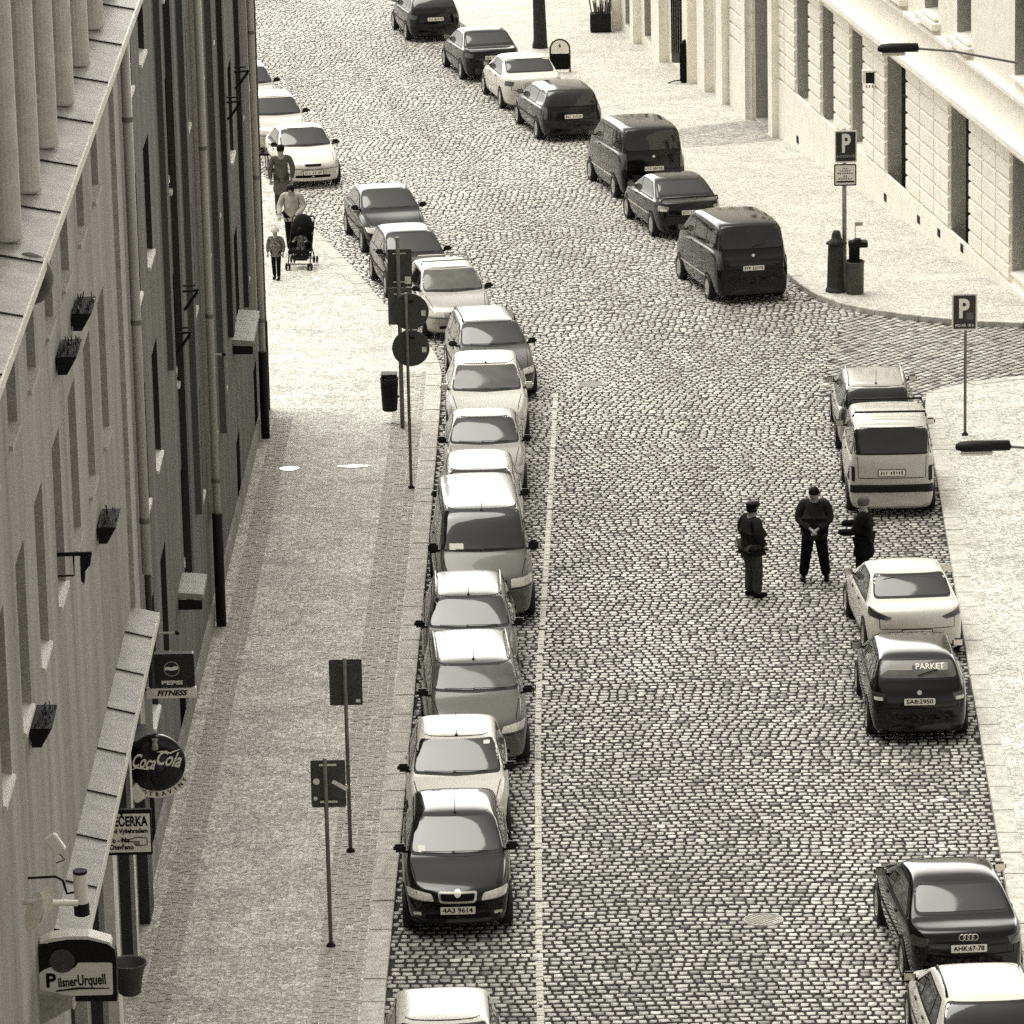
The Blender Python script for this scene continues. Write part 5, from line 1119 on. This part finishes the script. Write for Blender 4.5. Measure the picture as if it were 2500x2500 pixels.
for i, (px, py) in enumerate(((2018, 2075), (2300, 1952), (2025, 2078), (2300, 1945))[:2]):
    g = at(px, py, .01); mb = MB(); mb.v = []; mb.box((0,0,0), (.16, .10, .006)); ob = mb.build('paper_scrap', M_plate); ob.location = g; ob.rotation_euler = (TILT, 0, .3*i); tag(ob, ['crumpled white paper scrap on the setts left of the black saloon', 'white paper scrap on the setts behind the lettered black hatchback'][i], 'paper scrap')
# far top: trunk, menu board, dark box, black stand by the wall
g = at(1318, 118, .1); t = empty('tree_trunk', g); tag(t, 'dark bare tree trunk rising behind the white saloon at the top', 'tree')
mb = MB(); mb.tube([(0,0,-.1), (.02,0,.3), (0,.02,1.5), (-.05,0,3.2), (.03,0,5)], [.27,.22,.20,.18,.15], 14); mb.build('trunk', mat('bark', .03, rough=.95, noise=.5, nscale=12, bump=.8, bscale=20), t, smooth=True)
mb = MB(); mb.tube([(.0,0,4.6), (.8,.2,6.2), (1.5,.3,7.5)], [.12,.07,.03], 8); mb.tube([(0,0,4.8), (-.7,.1,6.4), (-1.2,0,7.8)], [.12,.07,.03], 8); mb.build('limb', MATS['bark'], t, smooth=True)
g = at(1368, 176, .12); t = empty('menu_board', g); tag(t, 'arched pavement board with white top and black panel behind the dark estate', 'menu board')
ar = [(-.30, 0), (-.30, .72)]+[(-.30*math.cos(R(a)), .72+.30*math.sin(R(a))) for a in range(15, 166, 15)]+[(.30, .72), (.30, 0)]
mb = MB(); mb.tube([(x, 0, z) for x, z in ar], .025, 8); mb.tube([(-.30, .3, 0), (-.22, .05, .95)], .02, 6); mb.tube([(.30, .3, 0), (.22, .05, .95)], .02, 6); mb.build('frame', M_iron, t)
mb = MB(); mb.prism([(-.27, .60), (.27, .60), (.27, .74)]+[(.27*math.cos(R(a)), .74+.25*math.sin(R(a))) for a in range(15, 166, 15)]+[(-.27, .74)], 0, .02); mb.v = [tuple(RX90 @ Vector(v)) for v in mb.v]; mb.build('white_header', M_white, t)
mb = MB(); mb.box((0, 0, .33), (.54, .02, .50)); mb.build('panel', M_ink, t); mb = MB(); mb.prism([(-.03, .78), (.03, .78), (.02, .86), (0, .90), (-.02, .86)], .03, .035); mb.v = [tuple(RX90 @ Vector(v)) for v in mb.v]; mb.build('emblem', M_signback, t)
g = at(1467, 79, .12); t = empty('planter', g); tag(t, 'dark square planter cut by the top edge of the picture', 'planter')
mb = MB(); mb.box((0, .2, .3), (.68, .5, .6)); mb.build('tub', M_iron, t, bevel=.03); mb = MB()
for k in range(40): a, b = random.uniform(-.3, .3), random.uniform(0, .4); mb.tube([(a, b, .55), (a*1.3, b*1.1, random.uniform(.8, 1.1))], .012, 4)
mb.build('shrub', M_tail, t)
g = at(1674, 201, .12); t = empty('cigarette_stand', g); tag(t, 'slim black stand with side box against the far right wall', 'stand')
mb = MB(); mb.box((0, 0, .62), (.34, .26, 1.2)); mb.lathe([(.10, 1.2), (.12, 1.25), (.05, 1.32)], (0,0,0), 10); mb.build('cabinet', M_ink, t, bevel=.03)
mb = MB(); mb.box((-.28, .1, .75), (.26, .2, .3)); mb.build('side_box', M_tail, t, bevel=.02); mb = MB(); mb.tube([(-.55, -.1, .0), (-.35, -.12, .08), (-.05, -.1, .10), (.15, -.1, .0)], .02, 6); mb.build('foot_rail', M_iron, t)

# ------------------------------------------------------------------ people (one continuous body each; clothes and hair as children)
def skin_mesh(name, verts, edges, radii, m_, parent, lev=2, root=0):
    me = bpy.data.meshes.new(name); me.from_pydata([tuple(v) for v in verts], edges, [])
    o = bpy.data.objects.new('tmp', me); COL.objects.link(o)
    md = o.modifiers.new('k', 'SKIN'); md.use_smooth_shade = True
    sv = me.skin_vertices[0].data
    for i, r in enumerate(radii):
        sv[i].radius = (r, r) if not isinstance(r, tuple) else r; sv[i].use_root = (i == root)
    sb = o.modifiers.new('s', 'SUBSURF'); sb.levels = sb.render_levels = lev
    dg = bpy.context.evaluated_depsgraph_get(); dg.update(); out = bpy.data.meshes.new_from_object(o.evaluated_get(dg)); bpy.data.objects.remove(o)
    return link(name, out, m_, parent, smooth=True)
def person(label, x, y, h, face, pose, cloth, k=1.0, z=.0, hat=None, hair=M_ink, coat_len=0, cat='person', name='person', head_tilt=0, group=None):
    """pose: (right hand, left hand, right elbow, left elbow, right foot, left foot) in body frame: x to its left side, y forward"""
    g = Vector((x, y, gz(x, y)+z)); t = empty(name, g, face); tag(t, label, cat, group)
    K = h/1.75; V = lambda a, b, c: Vector((a, b, c))*K
    RH, LH, RE, LE, RF, LF = [Vector(p)*K for p in pose]
    hipR, hipL = V(-.095, 0, .92), V(.095, 0, .92); knR = (hipR+RF)/2+V(0, .035, .03); knL = (hipL+LF)/2+V(0, .035, .03)
    shR, shL = V(-.20, .0, 1.42), V(.20, .0, 1.42)
    hd = head_tilt; hc = V(0, .03+hd*.10, 1.625-hd*.02)
    pts = [V(0,0,.97), V(0,.01,1.15), V(0,.0,1.34), V(0,-.005,1.45), V(0,.012+hd*.03,1.53), hc+V(0,0,-.035), hc+V(0,-.005,.06), V(-.13,0,1.42), V(.13,0,1.42), shR, shL, RE, LE, RH, LH, hipR, hipL, knR, knL, RF+V(0,0,.08), LF+V(0,0,.08), RF+V(0,.14,.03), LF+V(0,.14,.03)]
    ed = [(0,1),(1,2),(2,3),(3,4),(4,5),(5,6),(3,7),(3,8),(7,9),(8,10),(9,11),(10,12),(11,13),(12,14),(0,15),(0,16),(15,17),(16,18),(17,19),(18,20),(19,21),(20,22)]
    rr = [.12,.105,.12,.06,.052,(.074,.086),(.078,.092),.06,.06,.052,.052,.042,.042,.026,.026,.085,.085,.058,.058,.04,.04,.035,.035]
    rr = [tuple(q*K for q in r) if isinstance(r, tuple) else r*K for r in rr]
    # hands: palm and five fingers each
    for wi, ei, s in ((13, 11, -1), (14, 12, 1)):
        d = (pts[wi]-pts[ei]).normalized(); sd_ = d.cross(Vector((0,0,1))); sd_ = sd_.normalized() if sd_.length > .2 else Vector((1,0,0)); up_ = sd_.cross(d)
        pb = len(pts); pts.append(pts[wi]+d*.055*K); ed.append((wi, pb)); rr.append(.026*K)
        for f_ in range(4):
            o_ = sd_*((f_-1.5)*.019*K); L_ = [.070,.078,.074,.058][f_]*K
            a = len(pts); pts.append(pts[wi]+d*.085*K+o_); pts.append(pts[wi]+d*(.085*K+L_*.5)+o_-up_*.008*K); pts.append(pts[wi]+d*(.085*K+L_*.85)+o_-up_*.03*K)
            ed += [(pb, a), (a, a+1), (a+1, a+2)]; rr += [.0095*K, .009*K, .0075*K]
        a = len(pts); pts += [pts[wi]+d*.045*K-sd_*s*.03*K-up_*.01*K, pts[wi]+d*.08*K-sd_*s*.045*K-up_*.02*K]; ed += [(pb, a), (a, a+1)]; rr += [.011*K, .009*K]
    # nose and ears
    a = len(pts); pts += [hc+V(0,.098,-.005), hc+V(-.082,0,0), hc+V(.082,0,0)]; ed += [(5, a), (5, a+1), (5, a+2)]; rr += [.014*K, .013*K, .013*K]
    b = skin_mesh('body', pts, ed, rr, M_skin, t, 2)
    mb = MB()
    for s in (-1, 1): mb.lathe([(0, -.012), (.010, -.006), (.010, .006), (0, .012)], tuple(hc+V(s*.032, .088, .022)), 8)
    mb.build('eyes', M_eye, b)
    mb = MB(); mb.box(tuple(hc+V(0, .090, -.052)), (.045, .012, .009)); mb.build('mouth', mat('lips', .10, rough=.6), b)
    # trousers, shoes, jacket
    tv = [V(0,0,.99), hipR, hipL, knR, knL, RF+V(0,0,.07), LF+V(0,0,.07)]
    skin_mesh('trousers', tv, [(0,1),(0,2),(1,3),(2,4),(3,5),(4,6)], [q*K*cloth.get('legs', 1.0) for q in (.14, .105, .105, .078, .078, .066, .066)], cloth['trousers'], t, 2)
    for P_ in (RF, LF):
        mb = MB(); mb.tube([P_+V(0,-.06,.045), P_+V(0,.02,.05), P_+V(0,.12,.04), P_+V(0,.19,.03)], [.045*K, .052*K, .048*K, .028*K], 10); mb.build('shoe', cloth.get('shoes', M_ink), t, smooth=True)
    low = .90-coat_len
    jv = [V(0,.0,1.0), V(0,.015,1.18), V(0,.0,1.36), V(0,-.005,1.47), V(-.14,0,1.425), V(.14,0,1.425), shR, shL, RE, LE, RH-(RH-RE)*.06, LH-(LH-LE)*.06, V(0,0,low)]
    je = [(0,1),(1,2),(2,3),(2,4),(2,5),(4,6),(5,7),(6,8),(7,9),(8,10),(9,11),(0,12)]
    jr = [(.165,.135), (.16,.13), (.17,.13), .075, .085, .085, .075, .075, .062, .062, .045, .045, (.18+coat_len*.12, .15+coat_len*.1)]
    bk = cloth.get('bulk', 1.0)
    skin_mesh('jacket' if coat_len < .2 else 'coat', jv, je, [tuple(q*K*bk for q in r) if isinstance(r, tuple) else r*K*bk for r in jr], cloth['top'], t, 2)
    if hat == 'beret':
        mb = MB(); mb.lathe([(.085, .03), (.125, .07), (.13, .095), (.09, .125), (.0, .135)], tuple(hc+V(.01, -.01, 0)), 20); mb.v = [((v[0]), v[1]*1.08, v[2]) for v in mb.v]; mb.build('cap', cloth.get('hat', M_ink), t, smooth=True)
        mb = MB(); mb.lathe([(.098, -.06), (.104, 0), (.10, .06)], tuple(hc+V(0, -.025, 0)), 18); mb.build('hair', hair, t, smooth=True)
    elif hat == 'knit':
        mb = MB(); mb.lathe([(.093, .02), (.108, .03), (.106, .07), (.085, .12), (.045, .155), (.0, .165)], tuple(hc), 18); mb.v = [(v[0], (v[1]-hc.y)*1.12+hc.y, v[2]) for v in mb.v]; mb.build('cap', cloth.get('hat', M_ink), t, smooth=True)
    else:
        mb = MB(); c_ = hc+V(0, -.022, .03); n_ = 14
        mb.lathe([(.088, -.075), (.104, -.04), (.108, .0), (.10, .045), (.07, .085), (.0, .10)], tuple(c_), 20); mb.v = [(v[0], (v[1]-c_.y)*1.10+c_.y, v[2]) for v in mb.v]; mb.build('hair', hair, t, smooth=True)
    return t, pts, b
def cl(n, v, **k): return mat(n, v*.8, rough=.9, spec=.1, noise=.3, nscale=9, bump=.3, bscale=14, **k)
MEN = 'three men talking in the middle of the road'
dk = cl('dark_wool', .022); dk2 = cl('dark_denim', .05); blk = cl('black_cloth', .008); gj = cl('worn_leather_grey', .03, grain=.5); camo = cl('mottled_trousers', .075, grain=.6)
# left man: seen from behind three quarter, facing right and away, hands in pockets
person('man in dark jacket and beret standing apart at the left of the three men', 4.45, 94.73, 1.86, R(-62), [(-.23,.12,.98),(.23,.12,.98),(-.33,-.04,1.18),(.33,-.04,1.18),(-.11,0,0),(.11,.04,0)], dict(trousers=camo, top=dk, bulk=1.36, legs=1.3), hat='beret', group=MEN)
# middle man: faces the camera, legs apart, hands in front, head bowed, knitted cap
person('man in knitted cap facing the camera with legs apart, middle of the three men', 5.69, 95.95, 1.87, R(176), [(-.05,.26,1.0),(.06,.27,1.01),(-.29,.04,1.14),(.29,.04,1.14),(-.21,.02,0),(.20,.0,0)], dict(trousers=blk, top=gj, bulk=1.38, legs=1.35), hat='knit', head_tilt=1.0, group=MEN)
# right man: long dark coat, facing left, both forearms held out
person('grey haired man in long dark coat holding out his hands behind the white coupe', 6.58, 95.3, 1.78, R(72), [(-.20,.46,1.08),(.14,.50,1.14),(-.27,.12,1.12),(.26,.14,1.16),(-.10,.03,0),(.10,-.03,0)], dict(trousers=blk, top=blk, bulk=1.28, legs=1.2), coat_len=.38, hair=cl('grey_hair', .12), group=MEN)
# woman pushing a pushchair, child beside, man walking away behind
wool = cl('pale_knit', .52); skirt = cl('brown_skirt', .05)
tw, *_ = person('dark haired woman in pale sweater bending over and pushing the pushchair', -5.36, 130.6, 1.88, R(172), [(-.16,.40,1.02),(.24,.40,1.0),(-.28,.06,1.14),(.30,.06,1.14),(-.09,.10,0),(.10,-.12,0)], dict(trousers=blk, top=wool, bulk=1.2, legs=1.2), z=.12, head_tilt=1.6)
person('small child in white hat and patterned jacket walking beside the pushchair', -5.66, 127.2, 1.28, R(168), [(-.26,.06,.92),(.26,.10,.92),(-.27,-.02,1.14),(.27,.0,1.14),(-.09,.08,0),(.09,-.08,0)], dict(trousers=blk, top=cl('patterned_jacket', .20, grain=.9), bulk=1.25, hat=cl('white_hat', .75)), z=.12, hat='knit', coat_len=.10)
person('man in long grey coat walking away behind the woman by the white car', -5.85, 136.2, 1.92, R(10), [(-.25,.08,.88),(.25,.0,.88),(-.28,-.03,1.16),(.28,-.03,1.16),(-.09,.14,0),(.09,-.10,0)], dict(trousers=dk2, top=cl('grey_overcoat', .13, grain=.5), bulk=1.12), z=.12, coat_len=.42)
# pushchair with a child in it
g = Vector((-5.10, 128.75, gz(-5.1, 128.75)+.125)); t = empty('pushchair', g, R(172)); t.scale = (1.15, 1.15, 1.15); tag(t, 'black folding pushchair with rounded hood pushed by the woman', 'pushchair')
mb = MB()
for s in (-1, 1):
    mb.tube([(s*.24, .33, .10), (s*.24, -.10, .62), (s*.24, -.38, .98), (s*.22, -.46, 1.02)], .014, 8); mb.tube([(s*.24, -.32, .10), (s*.24, .12, .55), (s*.22, .20, .62)], .014, 8)
mb.tube([(-.22, -.46, 1.02), (.22, -.46, 1.02)], .014, 8); mb.tube([(-.24, -.32, .12), (.24, -.32, .12)], .012, 8); mb.tube([(-.24, .30, .14), (.24, .30, .14)], .012, 8); mb.build('frame', M_iron, t)
mb = MB(); mb.add([(-.2,.22,.42), (.2,.22,.42), (.2,-.14,.40), (-.2,-.14,.40), (-.2,-.30,.85), (.2,-.30,.85), (.2,.26,.36), (-.2,.26,.36), (.2,-.18,.34), (-.2,-.18,.34), (.2,-.36,.84), (-.2,-.36,.84)], [(0,1,2,3), (3,2,5,4), (0,7,6,1), (7,9,8,6), (9,11,10,8), (4,5,10,11), (0,3,9,7), (3,4,11,9), (1,6,8,2), (2,8,10,5)]); mb.build('seat', blk, t)
mb = MB(); vs = []; fs = []
for i in range(9):
    a = R(i*180/8)
    for j in range(6):
        b_ = R(-10+j*22); vs.append((.25*math.cos(a), -.30+.34*math.sin(b_)*max(.25, math.sin(a))**.5, .72+.34*math.sin(a)*math.cos(b_)+.05))
for i in range(8):
    for j in range(5): fs.append((i*6+j, (i+1)*6+j, (i+1)*6+j+1, i*6+j+1))
mb.add(vs, fs); hd_ = mb.build('hood', blk, t, smooth=True)
for sx in (-1, 1):
    for yy, xx in ((.34, .24), (-.33, .25)):
        for dx in (-.035, .035):
            mb = MB(); mb.lathe([(0, -.012), (.075, -.014), (.085, 0), (.075, .014), (0, .012)], (sx*xx+dx, yy, .088), 18, M=Matrix.Rotation(PI/2, 3, 'Y')); mb.build('wheel', M_rubber, t)
mb = MB(); mb.box((0, -.02, .24), (.34, .42, .12)); mb.build('basket', dk2, t, bevel=.03)
tc, *_ = person('toddler in patterned suit sitting in the black pushchair', -5.10, 128.80, .92, R(172), [(-.30,.42,1.30),(.30,.42,1.30),(-.30,.12,1.22),(.30,.12,1.22),(-.14,.62,.62),(.14,.62,.62)], dict(trousers=cl('baby_suit', .16, grain=.9), top=MATS['baby_suit'], bulk=1.15), z=.12+.02, hat='knit')
tc.location.z += .0
# short drop shadows need nothing else: the veiled sun gives them
